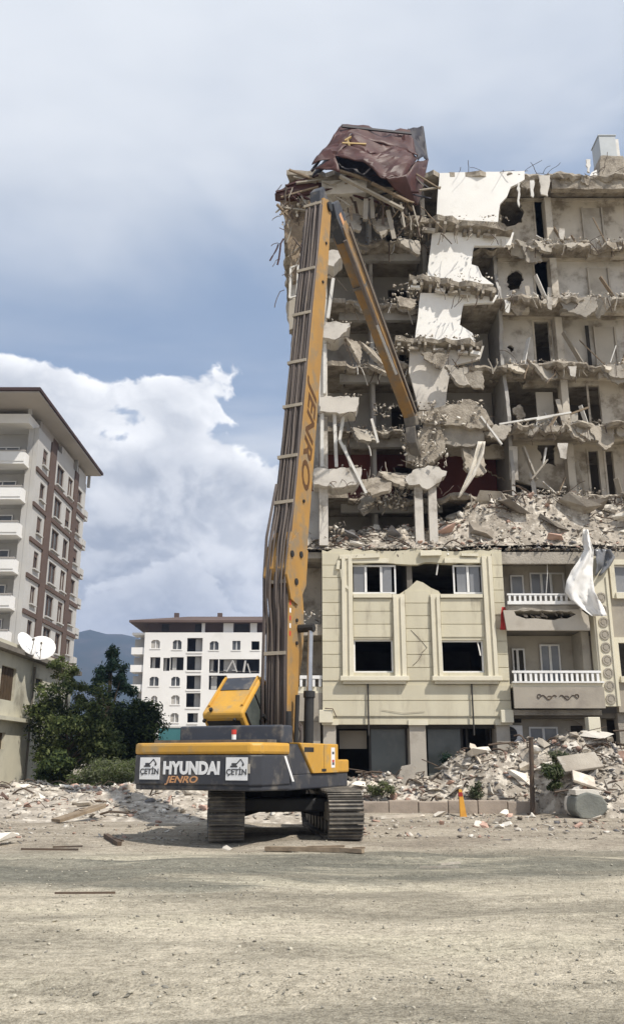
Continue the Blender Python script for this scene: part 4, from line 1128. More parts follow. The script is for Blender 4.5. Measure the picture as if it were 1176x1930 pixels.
        for i in range(nrib):
            if rr.random() < .15: continue
            p = A + dx * (i + .5 + rr.uniform(-.25, .25)); hh = rr.uniform(.12, .24)
            MB().beam(p + Vector((0, rr.uniform(-.06, .25), -th * .5 - hh / 2 - rr.uniform(0, .05))), p + Vector((rr.uniform(-.05, .05), depth - .1, -th * .55 - .2)), rr.uniform(.09, .15), hh).build('rib', rr.choice(('slab_edge', 'concrete')), s)
        for i in range(7):
            if rr.random() < .35: continue
            p = A.lerp(B, (i + .1) / 7); q = A.lerp(B, (i + .9) / 7)
            MB().beam(p + Vector((0, .32, -th - .06 + rr.uniform(-.05, .05))), q + Vector((0, .32, -th - .06 + rr.uniform(-.05, .05))), .2, rr.uniform(.08, .18)).build('ceiling_strip', rr.choice(('white_plaster', 'plaster', 'slab_edge')), s)
    ribbed((766, 402), (966, 424), 32.2, .42, 1.2, 12, seed=1)
    ribbed((772, 514), (936, 538), 32.2, .42, 1.2, 11, seed=2)
    ribbed((745, 630), (908, 642), 32.2, .40, 1.2, 10, seed=3)
    # tilted block where the lowest ribbed slab has come down
    for pp, Y, dpt, m in ((((782, 778), (850, 762), (885, 752), (915, 772), (930, 800), (905, 808), (850, 800), (800, 800)), 31.6, 1.3, 'slab_edge'), (((822, 800), (905, 806), (912, 830), (880, 842), (838, 836)), 31.9, 1.2, 'concrete'),
                          (((765, 800), (830, 800), (838, 850), (800, 880), (768, 868)), 31.7, .8, 'slab_edge')):
        MB().wall(J([X(a, b, Y) for a, b in pp], .2, .07), [], Y, dpt).build('fallen_slab', m, t)
    # standing block on two posts (left of centre)
    MB().wall(J([X(a, b, 31.6) for a, b in ((764, 900), (778, 886), (812, 878), (842, 888), (830, 908), (804, 922), (790, 912), (770, 914))], .14, .06), [], 31.6, .6).build('fallen_slab', 'plaster', t)
    for (a, b) in ((780, 796), (806, 820)):
        A, B = X(a, 912, 31.8), X(b, 1015, 31.8)
        MB().box(A[0], 31.8, FL[0], A[0] + .32, 32.1, A[1] + .04).build('column', 'plaster', t)
    # ---------------- left rooms
    XLK = {0: -.85, 1: -.85, 2: -.85, 3: -.72, 4: -.95, 5: -1.25}
    for k in range(1, 6):
        z = FL[k]
        MB().slab(J([(XLK[k], 33.0), (1.45, 33.0), (1.45, 38.1), (XLK[k], 38.1)], .3, .09), [], z, .22).build('floor_slab', 'slab_edge', t)
        s = ragged(1.47, 8.28, 33.15, 38.1, z, .22, k + 40, .5, .3)
        MB().box(1.2, 33.8, z - .6, 5.4, 34.05, z - .223).build('ceiling_beam', 'plaster_grey', s)
    stubs = {1: ((592, 882), (690, 915)), 2: ((603, 747), (684, 776)), 3: ((606, 606), (666, 636)), 4: ((612, 470), (650, 498))}
    for k, (a, b) in stubs.items():
        A, B = X(*a, 30.9), X(*b, 30.9)
        st = MB().wall(J([(A[0], B[1] + .08), (A[0] + (B[0] - A[0]) * .45, B[1] - .04), (B[0] - rg.uniform(.25, .6), B[1] + rg.uniform(0, .1)), (B[0] - rg.uniform(0, .2), A[1] - rg.uniform(.1, .25)), (B[0] - .15, A[1]), (A[0] + (B[0] - A[0]) * .5, A[1] + .05), (A[0], A[1])], .13, .05), [], 31.0, 1.0).build('balcony_stub', 'plaster', t)
        A, B = X(a[0] + 8, b[1], 31.2), X(a[0] + 26, b[1] + 110, 31.2)
        zb = FL[k - 1] + .2
        MB().box(0.28, 31.35, zb, 0.62, 31.7, B[1] if False else FL[k] - .25).build('corner_column', 'plaster', t)
        MB().box(-.35, 32.0, zb, 0.27, 32.2, FL[k] - .25).build('corner_wall', 'plaster_grey', t)
    for k in range(0, 6):
        za = FL[k] + .003; zb = (FL[k + 1] if k < 5 else ROOF) - .225
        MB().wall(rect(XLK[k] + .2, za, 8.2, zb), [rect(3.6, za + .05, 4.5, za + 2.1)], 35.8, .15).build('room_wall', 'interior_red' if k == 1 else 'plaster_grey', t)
        MB().box(2.6, 34.1, za, 2.75, 35.79, zb).build('partition', 'plaster_grey', t)
        MB().box(4.9, 33.1, za, 5.1, 35.79, zb).build('partition', 'interior', t)
        # far-left flank
        pp = [(33.0 + rg.uniform(0, .5), za), (37.9, za), (37.9, zb), (33.0 + rg.uniform(0, .9), zb), (33.5 + rg.uniform(-.3, .6), (za + zb) / 2)]
        MB().side(J(pp, .25, .1), [rect(34.6, za + 1.0, 36.0, za + 2.2)], XLK[k], .2).build('side_wall', 'plaster_warm', t)
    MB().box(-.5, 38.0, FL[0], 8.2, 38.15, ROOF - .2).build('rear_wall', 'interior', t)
    # white pipes and bars standing in the left rooms
    for (a, b, c, d, Y) in ((628, 525, 618, 600, 31.3), (607, 775, 607, 880, 31.2), (630, 775, 634, 880, 31.25), (648, 778, 640, 830, 31.4), (640, 830, 690, 930, 31.0), (648, 840, 662, 880, 31.2), (700, 790, 712, 835, 32), (612, 640, 612, 742, 31.3)):
        MB().beam(at(a, b, Y), at(c, d, Y), .13, .1).build('broken_post', 'pipe_white', t)
    # brown broken wall at the far left top, old window frame hanging there
    for pp, m, Y, d in ((((535, 425), (573, 415), (572, 520), (552, 530), (545, 480)), 'timber', 31.3, .3), (((540, 570), (560, 560), (560, 615), (545, 622)), 'taupe', 31.6, .4),
                        (((548, 470), (575, 470), (572, 560), (552, 572)), 'plaster', 31.8, .3)):
        MB().wall(J([X(a, b, Y) for a, b in pp], .2, .05), [], Y, d).build('broken_wall', m, t)
    m = MB()
    for (a, b, c, d) in ((548, 505, 546, 562), (562, 500, 560, 558), (546, 562, 560, 558), (548, 505, 562, 500)): m.beam(at(a, b, 31.2), at(c, d, 31.2), .09, .06)
    m.build('hanging_frame', 'pipe_white', t)
    # top-left head slab
    MB().wall(J([X(a, b, 30.9) for a, b in ((606, 340), (692, 340), (690, 362), (612, 366))], .3, .03), [], 30.9, 1.8).build('roof_edge', 'plaster', t)
    o = jag((XL + .1, 32.6), (8.0, 32.8), 26, .2, rg) + [(8.0, 32.8), (8.0, 38.2)] + jag((XL, 38.2), (XL + .1, 32.6), 14, .2, rg)
    MB().slab(o, [], ROOF + .1, .25).build('roof_slab', 'slab_edge', t)
    for i in range(14):
        a = at(rg.uniform(640, 790), rg.uniform(365, 400), rg.uniform(30.9, 31.6)); b = a + Vector((rg.uniform(-.25, .25), rg.uniform(-.1, .2), -rg.uniform(.5, 1.7)))
        MB().beam(a, b, rg.uniform(.06, .2), .05).build('hanging_lath', rg.choice(('timber', 'taupe', 'rebar', 'taupe')), t)
    # leaning boards and torn insulation in the lower right rooms
    for (a, b, c, d, w, m, Y) in ((968, 905, 966, 842, .35, 'plaster', 33.5), (1010, 905, 985, 842, .3, 'taupe_light', 33.4), (1022, 880, 1028, 845, .18, 'pipe_white', 33.2), (1000, 905, 1030, 868, .3, 'taupe', 33.1), (940, 800, 1075, 778, .12, 'pipe_white', 32.6), (1010, 792, 1040, 785, .16, 'pipe_white', 32.5), (1075, 780, 1108, 768, .08, 'timber', 32.6), (905, 785, 945, 838, .12, 'pipe_white', 31.6)):
        MB().beam(at(a, b, Y), at(c, d, Y), w, .07).build('leaning_board', m, t)
    # loose bars: rebar sprouting from every broken edge
    rr = random.Random(4)
    def wire(p, ln, drop, m='rebar', r=.013):
        pts = [p]; d = Vector((rr.uniform(-1, 1), rr.uniform(-.9, -.1), rr.uniform(-.5, .5))).normalized()
        for i in range(5):
            d = (d + Vector((rr.uniform(-.5, .5), rr.uniform(-.3, .3), -drop + rr.uniform(-.3, .3)))).normalized(); pts.append(pts[-1] + d * ln / 5)
        MB().tube(pts, r, 4).build('rebar', m, t)
    for k in range(1, 6):
        for i in range(4):
            x = rr.uniform(8.4, 14.5); wire(Vector((x, yfr[k - 1] + .1, FL[k] - .1)), rr.uniform(.5, 1.5), .35)
        for i in range(6):
            x = rr.uniform(4.7, 8.3); wire(Vector((x, 31.9, FL[k] - .05)), rr.uniform(.4, 1.2), .35)
        for i in range(4):
            x = rr.uniform(.5, 1.9); wire(Vector((x, 31.0, FL[k] - .2)), rr.uniform(.4, 1.1), .35)
    for i in range(18):
        x = rr.uniform(6.5, 14.5); wire(Vector((x, 32.9, ROOF + .15)), rr.uniform(.4, 1.0), -.02)
    for i in range(16):
        p = at(rr.uniform(522, 575), rr.uniform(345, 560), 31.1); wire(p, rr.uniform(.5, 1.4), .3, r=.016)
    # pieces of floor snapped off and hanging from the edges
    rh = random.Random(52)
    def flap(x, y, z, w, h, ax, az, m='slab_edge'):
        o = jpoly([(-w / 2, 0), (w / 2, -.05), (w * rh.uniform(.25, .55), -h * rh.uniform(.5, 1)), (w * rh.uniform(-.1, .2), -h * rh.uniform(.8, 1.3)), (-w * rh.uniform(.2, .5), -h * rh.uniform(.3, .9))], .09, .055, rh)
        M = Matrix.Translation((x, y, z)) @ Matrix.Rotation(az, 4, 'Z') @ Matrix.Rotation(ax, 4, 'X')
        MB(M).plate(o, [], (0, 0, 0), (1, 0, 0), (0, 0, 1), (0, .15, 0)).build('hanging_slab', m, t)
    for k in range(1, 6):
        for i in range(5):
            flap(8.7 + i * 1.25 + rh.uniform(-.4, .4), yfr[k - 1] + .12, FL[k] - .08, rh.uniform(.3, 1.0), rh.uniform(.15, .5), rh.uniform(-.5, .25), rh.uniform(-.4, .4), rh.choice(('slab_edge', 'concrete', 'plaster_warm')))
        for i in range(1):
            flap(2.4 + i * 1.5 + rh.uniform(-.5, .5), 33.2, FL[k] - .05, rh.uniform(.6, 1.3), rh.uniform(.5, 1.1), rh.uniform(-.9, -.2), rh.uniform(-.5, .5), rh.choice(('slab_edge', 'concrete')))
    for i in range(6): flap(8.8 + i * .95, 32.95, ROOF + .05, rh.uniform(.4, .9), rh.uniform(.3, .7), rh.uniform(-.4, .2), rh.uniform(-.4, .4))
    for (px, py, Y, w, h, ax, az) in ((690, 650, 31.9, 1.0, 1.5, -.6, .9), (665, 640, 31.5, .7, 1.1, -.3, .5), (860, 690, 32.2, 1.0, 1.0, -.3, .2), (890, 700, 32.0, .8, .9, -.1, -.4), (770, 450, 32.0, 1.0, .8, -.2, .3), (765, 560, 32.0, .9, .8, -.3, .2), (745, 890, 32.0, 1.4, 1.0, -.7, .2), (710, 900, 31.9, 1.2, .9, -.6, -.3), (820, 665, 32.3, 1.2, .6, .1, .1), (890, 845, 32.2, 1.0, 1.2, -.2, .4), (935, 800, 32.4, 1.3, .7, -.2, 0), (660, 400, 31.2, .9, 1.0, -.2, .3), (720, 410, 31.4, .9, 1.1, -.3, -.2)):
        p = at(px, py, Y); flap(p.x, p.y, p.z, w, h, ax, az, rh.choice(('slab_edge', 'slab_edge', 'concrete')))
    # cables, bars and mesh strips trailing from the broken edges
    rs_ = random.Random(61)
    def trail(p, ln, m, w):
        pts = [p]; dx, dy = rs_.uniform(-.35, .35), rs_.uniform(-.5, 0)
        for i in range(4):
            dx += rs_.uniform(-.25, .25); pts.append(pts[-1] + Vector((dx * ln / 4, dy * ln / 4, -ln / 4 * rs_.uniform(.6, 1)))); dy *= .4
        MB().tube(pts, w, 4).build('trailing_bar', m, t)
    for k in range(1, 6):
        for i in range(16): trail(Vector((rs_.uniform(8.4, 14.5), yfr[k - 1] + rs_.uniform(-.05, .2), FL[k] - .15)), rs_.uniform(.25, 1.1), rs_.choice(('rebar', 'rebar', 'taupe', 'timber')), rs_.uniform(.012, .03))
        for i in range(9): trail(Vector((rs_.uniform(1.6, 5), 33.1, FL[k] - .15)), rs_.uniform(.4, 1.5), rs_.choice(('rebar', 'taupe', 'pipe_white')), rs_.uniform(.012, .035))
        for i in range(7): trail(Vector((rs_.uniform(4.6, 8.6), 32.2, FL[k] - .3)), rs_.uniform(.3, .9), rs_.choice(('rebar', 'taupe')), rs_.uniform(.012, .03))
    for i in range(34): trail(at(rs_.uniform(522, 600), rs_.uniform(345, 480), 31.0 + rs_.uniform(0, .4)), rs_.uniform(.4, 1.9), rs_.choice(('rebar', 'timber', 'taupe', 'roof_brown')), rs_.uniform(.015, .045))
    for i in range(30): trail(at(rs_.uniform(640, 800), rs_.uniform(360, 410), 31.2 + rs_.uniform(0, .6)), rs_.uniform(.4, 1.7), rs_.choice(('rebar', 'timber', 'taupe')), rs_.uniform(.015, .05))
    for i in range(26): trail(at(rs_.uniform(690, 840), rs_.uniform(870, 930), 31.9 + rs_.uniform(0, .5)), rs_.uniform(.3, 1.1), rs_.choice(('rebar', 'taupe')), rs_.uniform(.012, .03))
    rb_ = random.Random(71)
    for k in range(1, 6):
        for i in range(7):
            x = rb_.uniform(8.8, 14); y = rb_.uniform(33.2, 34.1); l = rb_.uniform(.5, 1.7)
            MB().beam((x, y, FL[k] + .02), (x + rb_.uniform(-.8, .8), min(34.2, y + rb_.uniform(-.3, .5)), FL[k] + l), rb_.uniform(.05, .3), .04).build('leaning_board', rb_.choice(('timber', 'taupe', 'pipe_white', 'plaster', 'taupe_light')), t)
        for i in range(3):
            flap(rb_.uniform(8.8, 14.2), yfr[k - 1] + .1, FL[k] - .1, rb_.uniform(.7, 1.6), rb_.uniform(.5, 1.0), rb_.uniform(-.3, .5), rb_.uniform(-.5, .5), rb_.choice(('slab_edge', 'concrete')))
    # torn plaster hanging at slab edges
    for (a, b, w, h, m) in ((1025, 330, 22, 40, 'plaster'), (1002, 340, 8, 32, 'pipe_white'), (977, 345, 5, 45, 'pipe_white'), (955, 565, 10, 25, 'pipe_white'), (948, 450, 10, 16, 'plaster'), (1108, 300, 8, 25, 'pipe_white'), (1058, 430, 10, 22, 'plaster'), (1035, 560, 12, 24, 'plaster'), (1078, 690, 16, 20, 'plaster'), (1060, 835, 20, 30, 'plaster')):
        Y = 32.6
        MB().wall(J([X(a - w / 2, b, Y), X(a + w / 2, b, Y), X(a + w / 3, b + h, Y), X(a - w / 4, b + h * .9, Y)], .15, .04), [], Y, .08).build('hanging_plaster', m, t)
    return t
main_building()
# ================================================================== EXCAVATOR
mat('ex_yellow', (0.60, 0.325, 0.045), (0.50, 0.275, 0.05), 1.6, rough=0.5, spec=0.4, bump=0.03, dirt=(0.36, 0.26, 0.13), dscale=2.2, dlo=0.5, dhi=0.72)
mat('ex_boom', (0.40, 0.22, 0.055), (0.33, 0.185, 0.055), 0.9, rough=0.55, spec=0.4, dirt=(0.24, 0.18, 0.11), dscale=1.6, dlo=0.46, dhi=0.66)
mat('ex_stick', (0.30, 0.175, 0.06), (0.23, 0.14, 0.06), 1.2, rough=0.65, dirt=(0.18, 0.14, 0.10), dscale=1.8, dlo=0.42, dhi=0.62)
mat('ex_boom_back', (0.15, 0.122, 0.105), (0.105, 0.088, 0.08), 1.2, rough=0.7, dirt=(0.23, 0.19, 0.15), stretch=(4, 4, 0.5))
mat('ex_grey', (0.050, 0.053, 0.062), (0.040, 0.042, 0.050), 1.2, rough=0.5, dirt=(0.16, 0.145, 0.125), dscale=2.4, dlo=0.48, dhi=0.72)
mat('ex_hood', (0.055, 0.062, 0.078), (0.045, 0.05, 0.062), 1.2, rough=0.5, dirt=(0.17, 0.155, 0.135), dscale=2.2)
mat('ex_steel', (0.16, 0.145, 0.125), (0.10, 0.09, 0.08), 2.0, rough=0.6, metal=0.3, dirt=(0.26, 0.23, 0.19), dscale=1.5)
mat('ex_dust', (0.33, 0.295, 0.24), (0.24, 0.21, 0.17), 2.0, bump=0.5, dirt=(0.15, 0.13, 0.11), dscale=2)
mat('ex_black', (0.02, 0.02, 0.021), (0.03, 0.03, 0.03), 2.0, rough=0.55)
mat('ex_hose', (0.115, 0.093, 0.083), (0.085, 0.07, 0.063), 2.0, rough=0.6)
mat('ex_shoe', (0.125, 0.115, 0.10), (0.08, 0.072, 0.062), 4.0, rough=0.7, dirt=(0.25, 0.22, 0.18), dscale=2.2, dlo=0.45, dhi=0.7)
mat('ex_clamp', (0.40, 0.35, 0.28), (0.32, 0.28, 0.22), 2.0)
mat('chrome', (0.55, 0.55, 0.55), (0.45, 0.45, 0.45), 2.0, rough=0.25, metal=0.8)
mat('decal_white', (0.80, 0.80, 0.80), (0.72, 0.72, 0.72), 3.0, rough=0.5)
mat('decal_orange', (0.58, 0.30, 0.14), (0.44, 0.25, 0.14), 6.0, rough=0.6)
mat('decal_dark', (0.05, 0.05, 0.055), (0.09, 0.09, 0.09), 5.0)
mat('decal_brown', (0.085, 0.04, 0.015), (0.12, 0.06, 0.025), 5.0)
mat('beacon_red', (0.55, 0.06, 0.05), (0.45, 0.05, 0.04), 3.0, rough=0.3)
mat('ex_glass', (0.06, 0.07, 0.065), (0.10, 0.11, 0.10), 2.5, rough=0.12, spec=0.6)
def excavator():
    C = Vector((-1.0, 21.4, 0.0))
    U = Matrix.Translation(C) @ Matrix.Rotation(RAD(-24), 4, 'Z')
    T = Matrix.Translation(C + Vector((.16, 0, 0))) @ Matrix.Rotation(RAD(7), 4, 'Z')
    e = thing('excavator', 'yellow and grey high-reach demolition excavator with its long boom raised against the building', 'excavator', C)
    def part(name, m, parent, mb, bevel=0.0, smooth=False): return mb.build(name, m, parent or e, smooth, bevel)
    # ---- undercarriage
    H, L, W, R = 1.02, 5.3, 0.74, 0.46
    for s in (-1, 1):
        cx = s * 1.25
        prof = []
        n = 9
        for i in range(n + 1):
            a = math.pi / 2 + math.pi * i / n; prof.append((-L / 2 + R + (R - .05) * math.cos(a), R + .05 + (R - .05) * math.sin(a)))
        for i in range(n + 1):
            a = -math.pi / 2 + math.pi * i / n; prof.append((L / 2 - R + (R - .05) * math.cos(a), R + .05 + (R - .05) * math.sin(a)))
        mb = MB(T); mb.plate(prof, [], (cx - W * .3, 0, 0), (0, 1, 0), (0, 0, 1), (W * .6, 0, 0))
        tr = part('track', 'ex_steel', None, mb)
        # shoes round the loop
        per = []; tot = 2 * (L - 2 * R) + 2 * math.pi * R
        ns = 46
        M0 = MB().box(-W / 2, -.115, -.02, W / 2, .115, .03).box(-W / 2, -.10, .03, W / 2, -.07, .075).box(-W / 2, -.015, .03, W / 2, .015, .075).box(-W / 2, .07, .03, W / 2, .10, .075).mesh('track_shoe', 'ex_shoe')
        st = L - 2 * R
        for i in range(ns):
            d = tot * i / ns
            if d < st: y, z, a = -st / 2 + d, 2 * R + .04, 0
            elif d < st + math.pi * R:
                q = (d - st) / R; y, z, a = st / 2 + R * math.sin(q), R + .04 + R * math.cos(q), -q
            elif d < 2 * st + math.pi * R: y, z, a = st / 2 - (d - st - math.pi * R), .04, math.pi
            else:
                q = (d - 2 * st - math.pi * R) / R; y, z, a = -st / 2 - R * math.sin(q), R + .04 - R * math.cos(q), math.pi - q
            o = bpy.data.objects.new('track_shoe', M0); link(o, None); o.parent = tr
            o.matrix_parent_inverse = Matrix.Identity(4)
            Mw = T @ Matrix.Translation((cx, y, z + .03)) @ Matrix.Rotation(a, 4, 'X')
            o.matrix_basis = Mw
        for yy, rr in ((-L / 2 + R, .38), (L / 2 - R, .38)):
            mb = MB(T); mb.tube([(cx - W * .36, yy, R + .06), (cx + W * .36, yy, R + .06)], rr, 18); part('sprocket', 'ex_dust', tr, mb)
            mb = MB(T); mb.tube([(cx - W * .40, yy, R + .06), (cx + W * .40, yy, R + .06)], rr * .5, 12); part('sprocket_hub', 'ex_steel', tr, mb)
        for k in range(7):
            mb = MB(T); yy = -1.7 + k * .57; mb.tube([(cx - W * .34, yy, .25), (cx + W * .34, yy, .25)], .17, 12); part('roller', 'ex_steel', tr, mb)
        mb = MB(T); mb.box(cx - W * .37, -1.8, .38, cx + W * .37, 1.8, .78); part('track_frame', 'ex_dust', tr, mb, .03)
        mb = MB(T); mb.add([(cx - W / 2, -1.7, .98), (cx + W / 2, -1.7, .98), (cx + W / 2, 1.7, .98), (cx - W / 2, 1.7, .98), (cx - W * .3, -1.5, 1.08), (cx + W * .3, -1.5, 1.08), (cx + W * .3, 1.5, 1.08), (cx - W * .3, 1.5, 1.08)],
                           [(0, 3, 2, 1), (4, 5, 6, 7), (0, 1, 5, 4), (1, 2, 6, 5), (2, 3, 7, 6), (3, 0, 4, 7)]) if False else None
    mb = MB(T); mb.box(-1.1, -1.3, .55, 1.1, 1.3, .85); car = part('car_body', 'ex_black', None, mb, .05)
    for s in (-1, 1):
        for yy in (-.9, .9):
            mb = MB(T); mb.beam((s * .5, yy * .6, .72), (s * 1.05, yy * 1.15, .6), .5, .32); part('cross_leg', 'ex_black', car, mb)
    mb = MB(U); mb.tube([(0, 0, .85), (0, 0, 1.09)], 0.85, 28); part('swing_ring', 'ex_black', None, mb)
    # ---- upper frame
    mb = MB(U); mb.box(-1.55, -2.45, 1.06, 1.62, .95, 1.38); part('main_frame', 'ex_grey', None, mb, .03)
    plan = [(-1.6, -2.4), (-1.66, -2.95), (-1.52, -3.4), (-1.25, -3.6), (1.35, -3.6), (1.55, -3.42), (1.67, -2.95), (1.67, -2.4)]
    mb = MB(U); mb.plate([(x * 0.985, y * 0.99) for x, y in plan], [], (0, 0, 1.08), (1, 0, 0), (0, 1, 0), (0, 0, .12)); cw = part('counterweight', 'ex_grey', None, mb, .03)
    mb = MB(U); mb.plate(plan, [], (0, 0, 1.18), (1, 0, 0), (0, 1, 0), (0, 0, .595)); part('weight_face', 'ex_grey', cw, mb, .03)
    mb = MB(U); mb.plate([(x * 1.004, y * 1.004) for x, y in plan], [], (0, 0, 1.78), (1, 0, 0), (0, 1, 0), (0, 0, .235)); part('weight_cap', 'ex_yellow', cw, mb, .06)
    # lettering on the rear
    def decal(body, size, m, x, z, parent, shear=0.0, bold=0.0, y=-3.604, sx=1.0):
        me = text_mesh(body, size, m, shear, bold)
        o = bpy.data.objects.new('lettering', me); link(o, parent)
        Mw = U @ Matrix.Translation((x, y, z)) @ Matrix.Rotation(RAD(90), 4, 'X') @ Matrix.Diagonal((sx, 1, 1, 1))
        o.matrix_basis = Mw
        return o
    d = decal('HYUNDAI', 0.335, 'decal_white', 0.0, 1.505, cw, 0.0, 0.017, sx=0.90)
    d = decal('JENRO', 0.185, 'decal_orange', -0.22, 1.285, cw, 0.25, 0.004, sx=1.35)
    for x in (-1.0, 1.06):
        w = .245
        mb = MB(U); mb.box(x - w, -3.612, 1.285, x + w, -3.600, 1.725); ps = part('poster', 'decal_white', cw, mb)
        decal('ÇETİN', 0.155, 'decal_dark', x, 1.44, cw, 0, .003, y=-3.615)
        # little digger drawn on the poster
        g = MB(U); y0 = -3.6135
        g.box(x - .14, y0 - .004, 1.535, x + .02, y0, 1.565); g.box(x - .11, y0 - .004, 1.567, x + .0, y0, 1.615)
        g.beam((x, y0 - .002, 1.60), (x + .09, y0 - .002, 1.69), .022, .004, (0, 1, 0)); g.beam((x + .09, y0 - .002, 1.69), (x + .16, y0 - .002, 1.60), .02, .004, (0, 1, 0))
        g.beam((x + .16, y0 - .002, 1.60), (x + .13, y0 - .002, 1.565), .04, .004, (0, 1, 0))
        g.build('poster_emblem', 'decal_dark', cw)
    mb = MB(U); mb.box(1.28, -3.611, 1.42, 1.36, -3.600, 1.60); part('sticker', 'taupe_light', cw, mb)
    # slanted white stripe and lamp on the right flank
    fx = 1.674
    mb = MB(U); mb.add([(fx, -2.72, 1.75), (fx, -2.62, 1.75), (fx, -2.22, 1.24), (fx, -2.32, 1.24), (fx + .006, -2.72, 1.75), (fx + .006, -2.62, 1.75), (fx + .006, -2.22, 1.24), (fx + .006, -2.32, 1.24)],
        [(0, 3, 2, 1), (4, 5, 6, 7), (0, 1, 5, 4), (1, 2, 6, 5), (2, 3, 7, 6), (3, 0, 4, 7)]); part('stripe', 'decal_white', cw, mb)
    # right side: grey slanted filler, yellow cover, step
    mb = MB(U); mb.side([(-2.4, 1.385), (-1.25, 1.385), (-1.95, 2.0), (-2.4, 2.0)], [], 0.9, .72); part('side_filler', 'ex_grey', None, mb)
    mb = MB(U); mb.side([(-1.23, 1.385), (.25, 1.385), (.25, 2.03), (-1.93, 2.03)], [], 0.75, .92); sc = part('side_cover', 'ex_yellow', None, mb, .03)
    mb = MB(U); mb.box(1.665, -1.70, 1.84, 1.674, -1.2, 1.94); part('grille', 'ex_black', sc, mb)
    for yy in (-.62,):
        mb = MB(U); mb.box(1.664, yy, 1.40, 1.672, yy + .015, 2.0); part('seam', 'ex_black', sc, mb)
    mb = MB(U); mb.box(1.665, -.2, 1.50, 1.674, .02, 1.95); pl = part('side_placard', 'decal_white', sc, mb)
    for zz, m_ in ((1.80, 'decal_dark'), (1.62, 'beacon_red'), (1.56, 'decal_dark')):
        mb = MB(U); mb.box(1.6745, -.15, zz, 1.678, -.03, zz + .055); part('placard_mark', m_, sc, mb)
    mb = MB(U); mb.box(1.664, -.75, 1.42, 1.674, -.5, 1.48); part('latch', 'ex_black', sc, mb)
    mb = MB(U); mb.box(.95, .26, 1.385, 1.66, .95, 1.68); part('step_box', 'ex_yellow', None, mb, .04)
    mb = MB(U); mb.box(-1.5, .96, 1.07, .95, 1.9, 1.37); part('front_frame', 'ex_grey', None, mb, .02)
    mb = MB(U); mb.tube([(1.6, 1.35, 1.38), (1.66, 1.4, 1.66), (1.6, .3, 1.9)], .02, 6) if False else None
    mb = MB(U); mb.box(-1.5, -2.4, 1.385, .74, -.7, 1.98); part('engine_cover', 'ex_grey', None, mb, .03)
    mb = MB(U); mb.box(-1.14, -2.3, 2.0, 1.42, -1.75, 2.40); hd = part('hood', 'ex_hood', None, mb, .04)
    mb = MB(U); mb.box(-1.5, -2.75, 2.016, 1.3, -2.31, 2.09); part('walkway', 'ex_steel', hd, mb)
    mb = MB(U); mb.tube([(.42, -2.6, 2.09), (.42, -2.6, 2.2)], .05, 10); bc = part('beacon_base', 'decal_white', hd, mb)
    mb = MB(U); mb.tube([(.42, -2.6, 2.2), (.42, -2.6, 2.3)], .055, 10); part('beacon', 'beacon_red', hd, mb)
    mb = MB(U); mb.tube([(.95, -1.0, 1.98), (.95, -1.0, 2.75)], .07, 10); part('exhaust', 'ex_black', None, mb)
    # ---- tilted cab
    tau = RAD(43)
    K = U @ Matrix.Translation((-1.1, -.55, 2.74)) @ Matrix.Rotation(tau, 4, 'X')     # local y = forward along roof, z = roof normal
    cab = MB(K)
    w = .57
    prof = [(0, -.12), (.06, 0), (1.42, .0), (1.52, -.06), (1.62, -.5), (1.60, -1.5), (1.3, -1.62), (.12, -1.62), (0, -1.5)]
    mb = MB(K); mb.plate([(a, b) for a, b in prof], [], (-w, 0, 0), (0, 1, 0), (0, 0, 1), (2 * w, 0, 0)); cb = part('cab', 'ex_yellow', None, mb, .05)
    mb = MB(K); mb.box(-w * .72, .92, .004, w * .76, 1.40, .02); part('roof_window', 'ex_hood', cb, mb)
    for xx in (-w * .8, w * .83): mb = MB(K); mb.box(xx - .025, .3, .003, xx + .025, 1.42, .05); part('roof_rail', 'ex_yellow', cb, mb)
    mb = MB(K); mb.box(-w * .8, -.022, -.55, w * .8, .0, -.20); part('rear_window', 'ex_black', cb, mb)
    mb = MB(K); mb.box(-w * .7, -.03, -.9, w * .7, -.001, -.62); part('rear_panel', 'ex_dust', cb, mb)
    sg = [(.16, -.10), (1.36, -.08), (1.50, -.5), (1.48, -1.0), (.18, -1.0)]
    for xx in (w + .002, -w - .012):
        mb = MB(K); mb.plate(sg, [], (xx, 0, 0), (0, 1, 0), (0, 0, 1), (.01, 0, 0)); gl = part('side_window', 'ex_glass', cb, mb)
        mb = MB(K); xo = xx + (.012 if xx > 0 else -.012)
        mb.beam((xo, .82, -.08), (xo, .82, -1.0), .05, .02); mb.beam((xo, .16, -.1), (xo, .16, -1.0), .06, .02); part('pillar', 'ex_black', cb, mb)
    for xx in (-w * .9, w * .6):
        mb = MB(K); mb.tube([(xx, -.06, -.16), (xx, .0, -.16)], .045, 8); part('work_lamp', 'ex_black', cb, mb)
    mb = MB(K); mb.tube([(-w * .55, .12, .03), (-w * .55, .12, .09)], .05, 8); part('aerial_base', 'ex_black', cb, mb)
    mb = MB(U); mb.tube([(-.42, .2, 1.9), (-.35, .5, 2.6), (-.4, .35, 2.75)], .05, 8); part('seat_hose', 'ex_black', None, mb)
    mb = MB(U); mb.box(-1.55, -.5, 1.385, -.55, 1.6, 1.62); part('cab_base', 'ex_grey', None, mb, .02)
    # ---- boom, built in the plane of the upper frame: (y forward, z up)
    bw = .275; bx = -.10
    def seg(name, pts, m, parent, wa=bw, bevel=.02):
        mb = MB(U); mb.plate(pts, [], (bx - wa, 0, 0), (0, 1, 0), (0, 0, 1), (2 * wa, 0, 0)); return part(name, m, parent, mb, bevel)
    y0 = .55
    lower = [(y0, 1.9), (y0 + .52, 1.9), (y0 + .62, 3.2), (y0 + .98, 4.7), (y0 + .98, 5.6), (y0 + .85, 6.25), (y0 + .1, 6.25), (y0 - .02, 4.5)]
